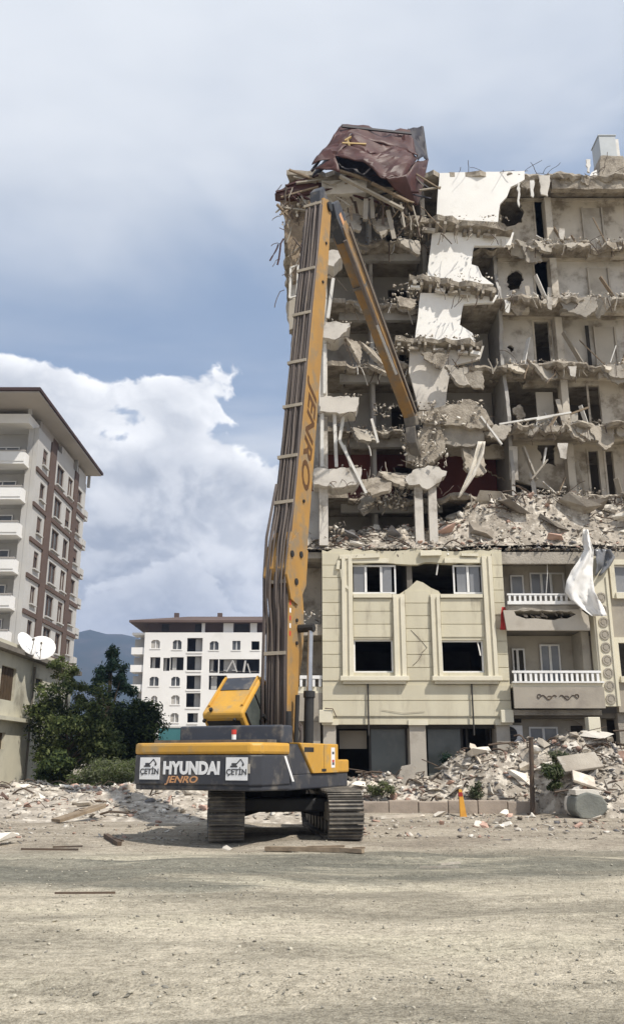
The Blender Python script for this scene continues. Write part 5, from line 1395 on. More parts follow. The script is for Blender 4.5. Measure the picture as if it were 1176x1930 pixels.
    lb = seg('lower_boom', lower, 'ex_boom', None)
    tipY, tipZ = 2.98, 19.55
    jz = 6.6
    def up(z, off): # point on upper boom at height z, off behind/in front of rear line
        k = (z - jz) / (tipZ - jz); return (y0 + .05 + (tipY - y0 - .05) * k + off, z)
    upper = [up(6.15, -.05), up(6.05, .5), up(6.3, 1.05), up(8.0, 1.02), up(12, .95), up(17, .84), up(19.3, .72), up(19.75, .45), up(19.55, .05), up(15, 0), up(9, 0), up(7.6, -.02), up(7.0, -.16), up(6.5, -.2)]
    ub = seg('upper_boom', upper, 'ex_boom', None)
    # knuckle plates
    mb = MB(U)
    for s in (-1, 1):
        mb.plate([up(5.7, .15), up(5.6, .6), up(6.2, 1.0), up(7.2, .95), up(7.6, .25), up(7.1, -.2), up(6.3, -.22)], [], (bx + s * (bw + .035) - .03, 0, 0), (0, 1, 0), (0, 0, 1), (.06, 0, 0))
    part('knuckle_plate', 'ex_boom', ub, mb)
    for (z, off) in ((6.2, .35), (7.0, .5), (6.9, -.05)):
        q = up(z, off); mb = MB(U); mb.tube([(bx - bw - .1, *q), (bx + bw + .1, *q)], .09, 12); part('pin', 'ex_black', ub, mb)
    for z in (5.2, 4.6, 8.6, 16.3, 17.9):
        q = (y0 + .5, z) if z < 6 else up(z, .5); mb = MB(U); mb.tube([(bx + bw, *q), (bx + bw + .04, *q)], .05, 8); part('bolt', 'ex_black', ub if z > 6 else lb, mb)
    # bare rear face with hose bundle and clamps
    mb = MB(U)
    def rear(z, off=-.03): return up(z, off) if z > 6.2 else (y0 + off, z)
    mb.add([(bx - bw * .97, *rear(7.4)), (bx + bw * .97, *rear(7.4)), (bx + bw * .97, *rear(19.2)), (bx - bw * .97, *rear(19.2)), (bx - bw * .97, *rear(7.4, .05)), (bx + bw * .97, *rear(7.4, .05)), (bx + bw * .97, *rear(19.2, .05)), (bx - bw * .97, *rear(19.2, .05))],
        [(0, 3, 2, 1), (4, 5, 6, 7), (0, 1, 5, 4), (1, 2, 6, 5), (2, 3, 7, 6), (3, 0, 4, 7)])
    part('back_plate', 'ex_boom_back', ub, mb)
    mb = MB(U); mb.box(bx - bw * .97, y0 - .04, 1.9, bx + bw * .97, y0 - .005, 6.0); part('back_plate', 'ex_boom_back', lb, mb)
    for i in range(11):
        xx = bx - bw * 1.02 + (i + .35 * math.sin(i * 5.3)) * bw * 1.92 / 10; pts = []; fl = .02 * (i % 4)
        for z in (2.0, 3.5, 5.0, 5.7, 6.2, 6.7, 7.3, 8.2, 9.5, 11, 13, 15, 17, 18.6, 19.3):
            o = -.07 - .012 * (i % 3)
            if 5.4 < z < 7.8: o -= .06 + .02 * ((i * 3) % 4)
            q = rear(z, o); pts.append((xx - (.02 if 5.4 < z < 7.8 and i < 4 else 0) + .018 * math.sin(i * 2.1 + z * .7), q[0] - fl * abs(math.sin(z * .9 + i)), q[1]))
        mb = MB(U); mb.tube(pts, (.026, .034, .018)[i % 3], 6); part('hose', ('ex_hose', 'ex_boom_back', 'ex_hose', 'ex_boom_back')[i % 4], ub, mb, smooth=True)
    # the outermost hose swings free
    for k, dx in enumerate((-.36, -.33)):
        mb = MB(U); mb.tube([(bx + dx, y0 - .12, 1.9), (bx + dx - .02, y0 - .14, 3.6), (bx + dx, y0 - .14, 5.2), (bx + dx, y0 - .18, 6.3), (bx + dx - .02, rear(7.4)[0] - .2, 7.4), (bx + dx + .06, rear(9)[0] - .1, 9)], .03, 6); part('hose', 'ex_hose', ub, mb, smooth=True)
    for py in (389, 511, 594, 684, 767, 862, 948, 1098, 1232):
        # height of the clamp from where it shows
        lo, hi = 2.0, 19.5
        for i in range(40):
            z = (lo + hi) / 2; q = U @ Vector((bx, *rear(z)))
            if at(560, py, q.y).z > q.z: lo = z
            else: hi = z
        q = rear(z, -.14)
        mb = MB(U); mb.box(bx - bw * 1.2, q[0] - .03, z - .045, bx + bw * 1.02, q[0] + .01, z + .045); mb.box(bx - bw * 1.2, q[0] + .011, z - .045, bx - bw * 1.12, q[0] + .13, z + .045)
        part('hose_clamp', 'ex_clamp', ub if z > 6.3 else lb, mb)
    # lettering down the right side of the boom
    me = text_mesh('JENRO', 0.60, 'decal_brown', 0.25, 0.012)
    o = bpy.data.objects.new('lettering', me); link(o, ub)
    lo, hi = 7.5, 19
    def zpy(py):
        lo, hi = 2.0, 19.5
        for i in range(40):
            z = (lo + hi) / 2; q = U @ Vector((bx + bw, *up(z, .45)))
            if at(580, py, q.y).z > q.z: lo = z
            else: hi = z
        return z
    za, zb = zpy(922), zpy(722); zc = (za + zb) / 2; qc = up(zc, .48); lean = math.atan2(tipY - y0 - .05, tipZ - jz)
    ln = (zb - za) / math.cos(lean)
    wd = max(v.co.x for v in me.vertices) - min(v.co.x for v in me.vertices)
    # text x runs down the boom, text y towards the front, text normal to machine right
    down = Vector((0, -math.sin(lean), -math.cos(lean))); fwd = Vector((0, math.cos(lean), -math.sin(lean))); nrm = Vector((1, 0, 0))
    B = Matrix((( down.x, fwd.x, nrm.x, 0), (down.y, fwd.y, nrm.y, 0), (down.z, fwd.z, nrm.z, 0), (0, 0, 0, 1)))
    o.matrix_basis = U @ Matrix.Translation((bx + bw + .004, *qc)) @ B @ Matrix.Diagonal((ln / wd, 1.25, 1, 1))
    # small red and white warning strip on lower boom
    for i in range(5):
        mb = MB(U); mb.box(bx + bw + .001, y0 + .08, 4.75 + i * .2, bx + bw + .006, y0 + .16, 4.87 + i * .2); part('warning_mark', 'decal_white' if i % 2 else 'beacon_red', lb, mb)
    # ---- cylinders
    for s in (-1, 1):
        xx = bx + s * .62
        mb = MB(U); mb.tube([(xx, 1.05, 1.75), (xx, 1.12, 3.28)], .125, 14); cy = part('boom_cylinder', 'ex_black', None, mb)
        mb = MB(U); mb.tube([(xx, 1.12, 3.28), (xx, 1.2, 5.0)], .07, 12); part('rod', 'chrome', cy, mb)
        mb = MB(U); mb.tube([(xx, 1.115, 3.2), (xx, 1.125, 3.36)], .15, 14); part('gland', 'ex_black', cy, mb)
        mb = MB(U); mb.tube([(xx + .1 * s, 1.2, 5.0), (bx + s * .2, 1.2, 5.0)], .11, 10); part('rod_eye', 'ex_black', cy, mb)
    mb = MB(U); mb.tube([(bx + .42, .75, 2.0), (bx + .44, .8, 3.25)], .06, 8); part('hose_guard', 'ex_black', None, mb)
    for k in range(3):
        mb = MB(U); mb.tube([(bx + .45 + k * .05, .8, 2.0), (bx + .5, .9, 2.3 + k * .1), (bx + .4, .75, 2.7)], .025, 6); part('hose', 'ex_hose', None, mb)
    # ---- head hinge and stick
    hp = Vector((bx, tipY + .45, tipZ + .15))
    mb = MB(U); mb.plate([(tipY - .02, 19.0), (tipY + .75, 18.9), (tipY + .6, 19.95), (tipY + .25, 20.15), (tipY - .05, 19.8)], [], (bx - bw * .7, 0, 0), (0, 1, 0), (0, 0, 1), (1.4 * bw, 0, 0)); hd = part('boom_head', 'ex_grey', None, mb, .03)
    mb = MB(U); mb.tube([(bx - bw - .08, hp.y, hp.z - .25), (bx + bw + .08, hp.y, hp.z - .25)], .16, 14); part('head_pin', 'ex_black', hd, mb)
    Ui = U.inverted()
    S0 = Ui @ at(640, 396, 24.9 + .35); S1 = Ui @ at(776, 792, 31.6)
    S0.x = bx + .12; 
    ax = (S1 - S0); Ls = ax.length; ax.normalize()
    rt = Vector((1, 0, 0)); rt = (rt - ax * rt.dot(ax)).normalized(); nn = rt.cross(ax)      # nn = top of stick (away from the ground side)
    Bm = Matrix(((rt.x, ax.x, nn.x, S0.x), (rt.y, ax.y, nn.y, S0.y), (rt.z, ax.z, nn.z, S0.z), (0, 0, 0, 1)))
    SM = U @ Bm
    ws = .23
    mb = MB(SM); mb.plate([(.5, -.36), (1.2, -.42), (3.2, -.33), (Ls, -.17), (Ls, .15), (3.0, .22), (1.0, .28), (.45, .2)], [], (-ws, 0, 0), (0, 1, 0), (0, 0, 1), (2 * ws, 0, 0)); sk = part('stick', 'ex_stick', None, mb, .02)
    mb = MB(SM); mb.plate([(-.35, -.30), (.1, -.52), (1.0, -.46), (1.05, .2), (.4, .42), (-.25, .3)], [], (-ws * .8, 0, 0), (0, 1, 0), (0, 0, 1), (1.6 * ws, 0, 0)); kn = part('stick_hinge', 'ex_grey', sk, mb, .03)
    mb = MB(SM); mb.box(ws * .8 + .002, .1, -.2, ws * .8 + .01, .55, .05); part('hinge_label', 'decal_orange', sk, mb)
    mb = MB(SM); mb.tube([(ws * .85, .9, -.55), (ws * .85, 4.2, -.52)], .08, 10); cy = part('stick_cylinder', 'ex_boom_back', sk, mb)
    mb = MB(SM); mb.tube([(ws * .85, 4.2, -.52), (ws * .85, 6.4, -.40)], .05, 10); part('rod', 'chrome', sk, mb)
    for i in range(3):
        mb = MB(SM); mb.tube([(ws + .06, .6 + i * .1, .25 - i * .13), (ws + .07, 3.5, .16 - i * .1), (ws + .05, Ls - .3, .08 - i * .06)], .03, 6); part('hose', 'ex_hose' if i != 1 else 'ex_clamp', sk, mb)
    mb = MB(SM); mb.box(-ws - .01, 2.7, -.46, ws + .012, 2.78, .33); part('weld_collar', 'ex_steel', sk, mb)
    # ---- crusher on the end, caked in dust
    QM = SM @ Matrix.Translation((0, Ls - .05, 0)) @ Matrix.Rotation(RAD(-32), 4, 'X')
    mb = MB(QM); mb.box(-.25, -.1, -.27, .25, .35, .27); cr = part('crusher', 'ex_steel', None, mb, .04)
    mb = MB(QM); mb.plate([(.3, -.4), (.95, -.62), (1.5, -.4), (1.62, -.12), (1.35, -.2), (.95, -.28), (.5, -.05), (.3, -.02)], [], (-.2, 0, 0), (0, 1, 0), (0, 0, 1), (.4, 0, 0)); part('jaw', 'ex_steel', cr, mb, .02)
    mb = MB(QM); mb.plate([(.3, .4), (.95, .62), (1.5, .42), (1.62, .14), (1.3, .2), (.95, .28), (.5, .08), (.3, .02)], [], (-.24, 0, 0), (0, 1, 0), (0, 0, 1), (.48, 0, 0)); part('jaw', 'ex_steel', cr, mb, .02)
    for s in (-1, 1):
        mb = MB(QM); mb.tube([(-.34, .38, s * .25), (.34, .38, s * .25)], .11, 10); part('jaw_pin', 'ex_black', cr, mb)
excavator()
# ================================================================== RUBBLE
def interp(tab, x):
    if x <= tab[0][0]: return tab[0][1]
    for (a, b), (c, d) in zip(tab, tab[1:]):
        if x <= c: return b + (d - b) * (x - a) / (c - a)
    return tab[-1][1]
def sm(t): t = max(0.0, min(1.0, t)); return t * t * (3 - 2 * t)
SIL = [(at(a, b, 29.8).x, at(a, b, 29.8).z) for a, b in ((628, 1505), (645, 1478), (662, 1462), (700, 1456), (760, 1466), (800, 1458), (830, 1450), (870, 1424), (930, 1408), (985, 1402), (1050, 1392), (1110, 1384), (1140, 1386), (1176, 1394), (1300, 1400))]
def h_right(x, y):
    pk = interp(SIL, x)
    toe = 28.62 - 2.0 * sm((x - 7.2) / 1.6)
    if y < 29.8: p = max(0, (y - toe) / (29.8 - toe)); p = p ** 0.75
    else: p = max(0.35, 1 - (y - 29.8) * 0.35)
    return pk * p * sm((x - 0.4) / 0.7) * (1 + 0.22 * fbm(x * 0.9, y * 0.9, 2, 4)) - 0.03
def h_left(x, y):
    p = sm((y - 24.2) / 4.5) * sm((37.5 - y) / 2.5)
    q = sm((x + 15.5) / 2.0) * sm((1.6 - x) / 2.5)
    return 0.70 * p * q * (1 + 0.4 * fbm(x * 0.7, y * 0.6, 5, 4)) - 0.04
SILT = [(at(a, b, 32.5).x, at(a, b, 32.5).z) for a, b in ((575, 1012), (610, 1014), (640, 1010), (700, 1002), (760, 992), (800, 1004), (840, 985), (870, 972), (900, 955), (960, 938), (1000, 930), (1060, 952), (1100, 942), (1140, 958), (1176, 950), (1300, 955))]
def h_top(x, y):
    pk = interp(SILT, x) - FL[0]
    p = 0.06 + 0.94 * sm((y - 31.35) / 1.2)
    return FL[0] + max(0.02, pk * p * (1 + 0.25 * fbm(x * 1.1, y * 1.1, 9, 4)))
def field(name, fn, x0, x1, y0, y1, step, m, label, keep=None):
    xs = np.arange(x0, x1 + step, step); ys = np.arange(y0, y1 + step, step); nx = len(xs)
    v = [(float(x), float(y), fn(x, y)) for y in ys for x in xs]
    f = [(j * nx + i, j * nx + i + 1, (j + 1) * nx + i + 1, (j + 1) * nx + i) for j in range(len(ys) - 1) for i in range(nx - 1)]
    b = MB(); b.v = v; b.f = f
    o = bpy.data.objects.new(name, b.mesh(name, m, False, False)); COL.objects.link(o)
    tag(o, label, None, None, 'stuff'); return o
field('rubble_bed', h_right, 0.6, 14.5, 26.4, 31.0, 0.16, 'heap_base', 'crushed plaster and concrete under the heap before the shop fronts')
field('rubble_bed', h_left, -15.6, 1.4, 23.8, 37.6, 0.25, 'heap_base', 'crushed concrete spread under the trees at left')
field('rubble_bed', h_top, -0.9, 14.6, 31.5, 36, 0.16, 'heap_base', 'crushed concrete lying on the broken second floor top')
rb = random.Random(99)
ALLM = ('rubble', 'rubble', 'rubble', 'rubble_pale', 'rubble_dark', 'rubble_pink', 'rubble_slate', 'rubble_pale')
def scatter(n, fn, x0, x1, y0, y1, s0, s1, rng, ok=None):
    out = []
    while len(out) < n:
        x, y = rng.uniform(x0, x1), rng.uniform(y0, y1)
        if ok and not ok(x, y): continue
        s = s0 * (s1 / s0) ** (rng.random() ** 1.8)
        out.append((x, y, fn(x, y) + s * 0.12, s))
    return out
tag(pile('rubble', scatter(5200, h_right, 0.7, 13.8, 26.7, 31.0, .06, .34, rb, lambda x, y: h_right(x, y) > .05), ALLM, rb), 'small broken concrete and brick bits of the heap before the shop fronts', None, None, 'stuff')
tag(pile('rubble', scatter(4300, h_left, -15, 1.2, 24.4, 37, .07, .34, rb, lambda x, y: h_left(x, y) > .06), ALLM, rb), 'small broken concrete bits spread below the trees', None, None, 'stuff')
tag(pile('rubble', scatter(4200, h_top, -0.8, 14.2, 31.42, 34.2, .06, .36, rb) + scatter(420, lambda x, y: FL[0] + .06, .2, 13, 31.36, 31.75, .08, .34, rb), ALLM + ('rubble_dark',), rb), 'small broken concrete bits on top of the remaining lower floors', None, None, 'stuff')
def h_flat(x, y): return ground_z(x, y)
tag(pile('rubble', scatter(1500, h_flat, 0.2, 13, 19.5, 28.2, .04, .24, rb, lambda x, y: fbm(x * .5, y * 1.3, 1, 3) > -.05) + scatter(800, h_flat, -13, -2, 18.5, 25, .04, .2, rb, lambda x, y: fbm(x * .5, y * 1.3, 1, 3) > .0), ALLM, rb), 'scattered concrete crumbs on the bare ground around the excavator', None, None, 'stuff')
# the largest lumps, one by one
for (x, y, z, s) in scatter(115, h_right, 0.9, 13.2, 26.9, 30.4, .3, .85, rb, lambda x, y: h_right(x, y) > .2):
    chunk(x, y, z - s * .05, s, rb, 'broken concrete chunk in the rubble heap before the shop fronts', 'chunks in the heap before the shops')
for (x, y, z, s) in scatter(75, h_left, -14, .8, 25, 34, .3, .75, rb, lambda x, y: h_left(x, y) > .15):
    chunk(x, y, z - s * .05, s, rb, 'broken concrete chunk in the low rubble strip below the trees', 'chunks in the strip below the trees')
for (x, y, z, s) in scatter(75, h_top, -.6, 13.8, 31.55, 33.4, .3, .9, rb):
    chunk(x, y, z, s, rb, 'broken concrete chunk in the rubble lying on the torn-off floors', 'chunks on the torn-off floors', flat=.5)
for (x, y, z, s) in scatter(34, h_flat, .6, 12, 21, 28, .22, .5, rb):
    chunk(x, y, z, s, rb, 'small concrete lump lying loose on the ground right of the excavator', 'loose lumps right of the excavator', kind=rb.choice(('slab', 'block')))
# broken floor plates and twisted scrap in the heaps
PL = ((1.6, 29.3, .9), (3.1, 29.6, 1.1), (4.6, 29.0, .8), (5.6, 29.7, 1.4), (6.9, 29.2, 1.0), (8.2, 28.4, 1.3), (9.6, 29.6, 1.5), (11.4, 28.9, 1.6), (10.6, 27.6, 1.1), (12.6, 28.0, 1.3))
for (x, y, s) in PL:
    chunk(x, y, h_right(x, y) + .06, s, rb, 'broad broken floor plate lying in the heap before the shop fronts', 'floor plates in the heap', 'slab', rb.choice(('rubble', 'rubble_slate', 'rubble_pale')), 'broken_plate', .35)
for (x, y, s) in ((6.4, 32.0, 1.3), (8.0, 32.2, 1.6), (9.4, 31.9, 1.2), (10.6, 32.2, 1.7), (12.2, 32.0, 1.4), (3.2, 32.0, 1.0), (1.4, 32.1, 1.0), (7.2, 32.6, 1.4), (11.4, 32.6, 1.3)):
    chunk(x, y, h_top(x, y) + .1, s, rb, 'broad broken floor plate lying among the rubble on the torn-off floors', 'floor plates on the torn-off floors', 'slab', rb.choice(('rubble', 'rubble_slate', 'rubble_dark')), 'broken_plate', .45)
def scrap(n, fn, x0, x1, y0, y1, lmax, rng, label):
    b = MB()
    for i in range(n):
        x, y = rng.uniform(x0, x1), rng.uniform(y0, y1); z = fn(x, y); a = rng.uniform(0, 6.28)
        if z < .1: continue
        l = lmax * rng.uniform(.3, 1)
        p = Vector((x, y, z + .02)); q = p + Vector((math.cos(a) * l, math.sin(a) * l * .5, rng.uniform(-.1, .4) * l)); md = p.lerp(q, .5) + Vector((rng.uniform(-.15, .15), 0, rng.uniform(0, .2)))
        b.tube([p, p.lerp(md, .5) + Vector((0, 0, .04)), md, q], rng.choice((.012, .018, .03)), 4)
    o = b.build('scrap', 'rebar'); tag(o, label, None, None, 'stuff')
scrap(150, h_right, .9, 13.4, 27.2, 30.4, 1.3, rb, 'twisted bars and cables in the heap before the shop fronts')
scrap(130, h_top, -.5, 14, 31.5, 33.6, 1.3, rb, 'twisted bars and cables in the rubble on the torn-off floors')
scrap(80, h_left, -14, 1, 25, 36, 1.2, rb, 'twisted bars in the low rubble strip below the trees')
# rubble clinging to the broken floors
def cling(regs, seed):
    r = random.Random(seed); pts = []
    for (a, b, c, d, Y, n, s) in regs:
        for i in range(n):
            p = at(r.uniform(a, c), r.uniform(b, d), Y + r.uniform(-.15, .5)); q = s * r.uniform(.35, 1.3); pts.append((p.x, p.y, p.z, q))
    return pts
root = bpy.data.objects['demolished_building']
REGS = [(690, 898, 770, 960, 32.2, 130, .26), (752, 780, 842, 880, 31.5, 210, .2), (780, 755, 910, 800, 31.6, 110, .2), (605, 985, 650, 1005, 31.5, 30, .25), (690, 640, 780, 665, 32.3, 50, .18), (700, 760, 770, 785, 32.6, 60, .18),
        (740, 530, 790, 560, 32.4, 50, .18), (740, 410, 800, 450, 32.3, 60, .18), (690, 400, 730, 440, 31.8, 30, .18),
        (800, 405, 960, 420, 31.9, 60, .12), (775, 515, 930, 532, 31.9, 60, .12), (750, 630, 905, 642, 31.9, 60, .12), (595, 878, 690, 890, 31.1, 40, .14), (605, 742, 680, 752, 31.1, 30, .12), (608, 602, 662, 612, 31.1, 25, .12), (560, 1150, 604, 1182, 31.6, 40, .16), (530, 370, 600, 430, 31.2, 60, .16), (665, 1035, 760, 1048, 31.35, 22, .12), (1060, 1030, 1176, 1040, 31.2, 40, .2)]
def on_edges(seed):
    r = random.Random(seed); pts = []
    yf = [32.9, 32.55, 33.05, 32.7, 33.05]
    for k in range(1, 6):
        for i in range(300):
            s = .035 * (8.0 ** (r.random() ** 2.0)); x = r.uniform(8.4, 14.6)
            if fbm(x * .8, k * 3.3, 1, 3) < r.uniform(-.6, .25): continue
            pts.append((x, yf[k - 1] + r.uniform(.02, .5), FL[k] + s * .15 + abs(r.gauss(0, .07)), s))
        for i in range(190):
            s = .035 * (8.0 ** (r.random() ** 2.0)); x = r.uniform(1.6, 5.1); pts.append((x, 33.15 + r.uniform(.05, .6), FL[k] + s * .15 + abs(r.gauss(0, .08)), s))
    for i in range(260):
        s = .06 * (4.0 ** (r.random() ** 2.0)); x = r.uniform(4, 14.6); pts.append((x, 33 + r.uniform(.05, .6), ROOF + .15 + s * .15 + abs(r.gauss(0, .06)), s))
    return pts
cl = pile('clinging_rubble', cling(REGS, 3) + on_edges(8), ('rubble', 'rubble', 'rubble_dark', 'rubble_pale', 'rubble_dark'), rb, root, flat=.8); cl['kind'] = 'stuff'

# ================================================================== LOOSE THINGS
mat('kerb', (0.36, 0.30, 0.245), (0.27, 0.225, 0.185), 1.5, bump=.3, dirt=(0.20, 0.17, 0.14), dscale=1.0)
def misc():
    r = random.Random(31)
    # low wall in front of the heap
    A, B = at(676, 1535, 28.4), at(1012, 1535, 28.4)
    t = thing('low_wall', 'low worn concrete wall holding back the rubble heap', 'wall', ((A.x + B.x) / 2, 28.4, 0)); n = 6
    for i in range(n):
        a = A.x + (B.x - A.x) * i / n; b = A.x + (B.x - A.x) * (i + 1) / n
        MB().box(a + .01, 28.32 + r.uniform(-.02, .02), -.05, b - .01, 28.56, .42 + r.uniform(-.03, .03)).build('block', 'kerb', t, bevel=.03)
    # steel pole
    p = at(1003, 1533, 28.0); q = at(1000, 1392, 28.0)
    t = thing('steel_pole', 'dark rusty steel pole standing in front of the rubble heap', 'pole', (p.x, 28.0, 0))
    MB().tube([(p.x, 28, -.05), ((p.x + q.x) / 2, 28, q.z / 2), (q.x, 28, q.z)], .075, 10).build('shaft', 'rebar', t); MB().tube([(q.x, 28, q.z), (q.x, 28, q.z + .04)], .09, 10).build('cap', 'rebar', t); MB().box(p.x - .14, 27.86, -.02, p.x + .14, 28.14, .06).build('base_plate', 'rebar', t)
    # orange marker post
    mat('post_orange', (0.66, 0.34, 0.05), (0.56, 0.27, 0.05), 4)
    p = at(873, 1542, 27.6)
    t = thing('marker_post', 'slim orange marker post in front of the low wall', 'post', (p.x, 27.6, 0)); h = at(873, 1488, 27.6).z
    MB().beam((p.x, 27.6, -.05), (p.x - .06, 27.6, h), .2, .14, (0, 1, 0), .09, .08).build('shaft', 'post_orange', t); MB().beam((p.x - .06, 27.6, h - .2), (p.x - .064, 27.6, h - .08), .12, .11, (0, 1, 0)).build('band', 'cloth_red', t)
    # lying concrete column stub
    mat('drum', (0.21, 0.215, 0.19), (0.15, 0.155, 0.14), 2, bump=.3)
    c = at(1113, 1528, 26.2); t = thing('concrete_stub', 'grey octagonal concrete stub lying before the heap', 'concrete stub', (c.x, 26.2, 0))
    R = .47; zc = R * .80
    pts = [(c.x + R * math.cos(a) * 1.08 * r.uniform(.86, 1.08), zc + R * math.sin(a) * .86 * r.uniform(.86, 1.06)) for a in [.2 + k * math.pi / 6.5 for k in range(13)]]
    MB().wall(pts, [], 26.2, .9).build('shaft', 'drum', t, bevel=.05); MB().wall([(x * 1.0, z) for x, z in [(c.x + (x - c.x) * .94, zc + (z - zc) * .94) for x, z in pts]], [], 27.11, .3).build('collar', 'rubble_pale', t)
    MB().box(c.x - .36, 26.35, zc * 2 - .085, c.x + .34, 27.05, zc * 2 + .06).build('mortar_crust', 'rubble_pale', t)
    # stepped pillar end above the heap
    p = at(1118, 1385, 30.8); t = thing('pillar_stump', 'pale stepped pillar stump sticking out of the rubble heap', 'pillar', (p.x, 30.8, 0))
    for (w, za, zb, nm) in ((.42, 0, 2.05, 'shaft'), (.72, 2.06, 2.28, 'step'), (.60, 2.29, 2.5, 'step'), (.42, 2.51, 3.1, 'block')):
        MB().box(p.x - w / 2, 30.8 - w / 2, za, p.x + w / 2, 30.8 + w / 2, zb).build(nm, 'cream_trim', t, bevel=.02)
    # fallen wall panels on the heap
    for i, (a, b, c, d, w, Y, lab) in enumerate(((1056, 1442, 1128, 1432, .75, 27.9, 'broad cream wall panel lying on the heap beside the steel pole'), (1078, 1462, 1120, 1476, .5, 27.4, 'smaller cream wall panel sliding off the heap above the concrete stub'), (1140, 1478, 1176, 1480, .5, 27.6, 'pale curved sheet on the heap at the right edge'))):
        P, Q = at(a, b, Y), at(c, d, Y)
        t = thing('wall_panel', lab, 'panel', (P.x, Y, P.z - .1)); mm = MB(); mm.beam(P, Q, w, .09, (0, -.6, .8)); mm.build('board', 'rubble', t, bevel=.02); MB().beam(P + Vector((.1, .1, -.08)), Q + Vector((-.1, .1, -.08)), w * .5, .06, (0, -.6, .8)).build('backing', 'timber', t)
    P, Q = at(1072, 1500, 27.0), at(1150, 1425, 28.6)
    t = thing('timber_post', 'pale timber post leaning on the heap above the concrete stub', 'timber', P); MB().beam(P, Q, .12, .12).build('beam', 'rubble_pale', t)
    # timbers on the ground
    for i, (a, b, c, d, w, m, Y1, Y2, lab) in enumerate(((502, 1606, 645, 1616, .14, 'timber', 17.7, 17.0, 'long brown plank on the ground behind the excavator tracks'), (640, 1614, 684, 1619, .09, 'timber', 17.0, 16.7, 'short thin lath on the ground right of the long plank'),
            (100, 1734, 215, 1724, .03, 'rebar', 11.6, 11.9, 'thin stick lying on the sand in the foreground'), (200, 1574, 226, 1586, .10, 'rebar', 19.2, 18.6, 'dark bent bar on the ground left of the excavator'), (40, 1606, 148, 1604, .045, 'rebar', 17.4, 17.5, 'dark branch on the ground at the left edge'),
            (105, 1556, 190, 1538, .45, 'timber', 24.2, 25.2, 'dark broken board at the foot of the left rubble strip'), (700, 1545, 790, 1537, .14, 'rubble', 26, 27.2, 'long pale lath before the low wall'), (792, 1656, 865, 1660, .03, 'rubble', 14.9, 14.7, 'thin pale lath on the grey gravel strip'))):
        P, Q = at(a, b, Y1), at(c, d, Y2); P.z = ground_z(P.x, P.y) + .05; Q.z = ground_z(Q.x, Q.y) + .05
        if 'left rubble strip' in lab: P.z = .10; Q.z = .42
        t = thing('timber_piece', lab, 'timber', P); MB().beam(P, Q, w, min(.08, w * .8)).build('board', m, t)
        if 'stick' in lab: continue
        mid = P.lerp(Q, .55); MB().beam(mid + Vector((0, 0, .04)), Q + Vector((.05, .12, .05)), w * .5, .03).build('splinter', m, t)
    for (a, b, Y, s, lab) in ((945, 1536, 27.6, .62, 'white plaster block on the ground before the low wall'), (942, 1572, 22.8, .3, 'small white stone on the ground right of the excavator'), (428, 1604, 17.9, .26, 'pale stone beside the left track'), (12, 1590, 18.6, .7, 'pale lump at the left edge of the ground')):
        p = at(a, b, Y); chunk(p.x, Y, ground_z(p.x, Y) + s * .18, s, r, lab, None, 'block', 'rubble_pale', 'plaster_block', .2)
    # air conditioner
    A, B = at(940, 1367, 31.9), at(986, 1402, 31.9)
    t = thing('air_conditioner', 'white air conditioner with black fan under the balcony', 'air conditioner', ((A.x + B.x) / 2, 31.9, B.z))
    MB().box(A.x, 31.9, B.z, B.x, 32.3, A.z).build('casing', 'pvc', t, bevel=.02)
    cx, cz = A.x + (B.x - A.x) * .42, (A.z + B.z) / 2
    MB().tube([(cx, 31.885, cz), (cx, 31.899, cz)], .29, 20).build('fan_grille', 'ex_black', t)
    for k in range(3): MB().box(cx - .28, 31.872, cz - .15 + k * .15, cx + .28, 31.883, cz - .14 + k * .15).build('grille_bar', 'ex_steel', t)
    for s in (.1, .85): x = A.x + (B.x - A.x) * s; MB().box(x, 31.92, B.z - .06, x + .04, 32.4, B.z - .003).build('bracket', 'ex_steel', t)
    # water tank on the roof
    mat('tank', (0.42, 0.45, 0.47), (0.36, 0.39, 0.41), 1, rough=.5)
    A, B = at(1127, 256, 33.6), at(1168, 296, 33.6)
    t = thing('water_tank', 'grey box water tank on the broken roof at top right', 'water tank', ((A.x + B.x) / 2, 33.6, ROOF + .15))
    MB().box(A.x, 33.6, B.z, B.x - .12, 34.6, A.z).build('tank', 'tank', t, bevel=.02); MB().box(A.x - .03, 33.57, A.z + .002, B.x - .09, 34.63, A.z + .05).build('lid', 'tank', t)
    MB().wall(jpoly([(A.x - .25, ROOF + .15), (B.x + .3, ROOF + .15), (B.x + .1, B.z - .004), (A.x - .05, B.z - .004)], .2, .03, r), [], 33.5, 1.0).build('plinth', 'slab_edge', t)
    MB().box(B.x - .1, 33.7, ROOF + .4, B.x + .05, 34.4, A.z - .1).build('side_pipe', 'pipe_white', t)
    P = at(1100, 288, 33.4); MB().wall(jpoly([(P.x, ROOF + .15), (P.x + .55, ROOF + .15), (P.x + .5, ROOF + .75), (P.x + .25, ROOF + .6)], .2, .05, r), [], 33.4, .3).build('plinth', 'white_plaster', t)
    # cloths
    def cloth(name, label, cat, rows, Y, m, fold=.12, nx=10, base=None):
        V = []; Fc = []; rr = random.Random(len(label)); ph = rr.random() * 6
        fine = []
        for (a, b) in zip(rows, rows[1:]):
            for k in range(3):
                u = k / 3; fine.append(tuple(a[i] + (b[i] - a[i]) * u for i in range(3)))
        fine.append(rows[-1])
        for j, (py, xl, xr) in enumerate(fine):
            for i in range(nx + 1):
                u = i / nx; dy = fold * math.sin(ph + u * 7 + j * .25) + fold * .6 * math.sin(u * 15 + j * .5 + ph) + fold * fbm(u * 3, j * .3, ph, 3)
                p = at(xl + (xr - xl) * u, py, Y + dy); V.append(tuple(p))
        n = nx + 1
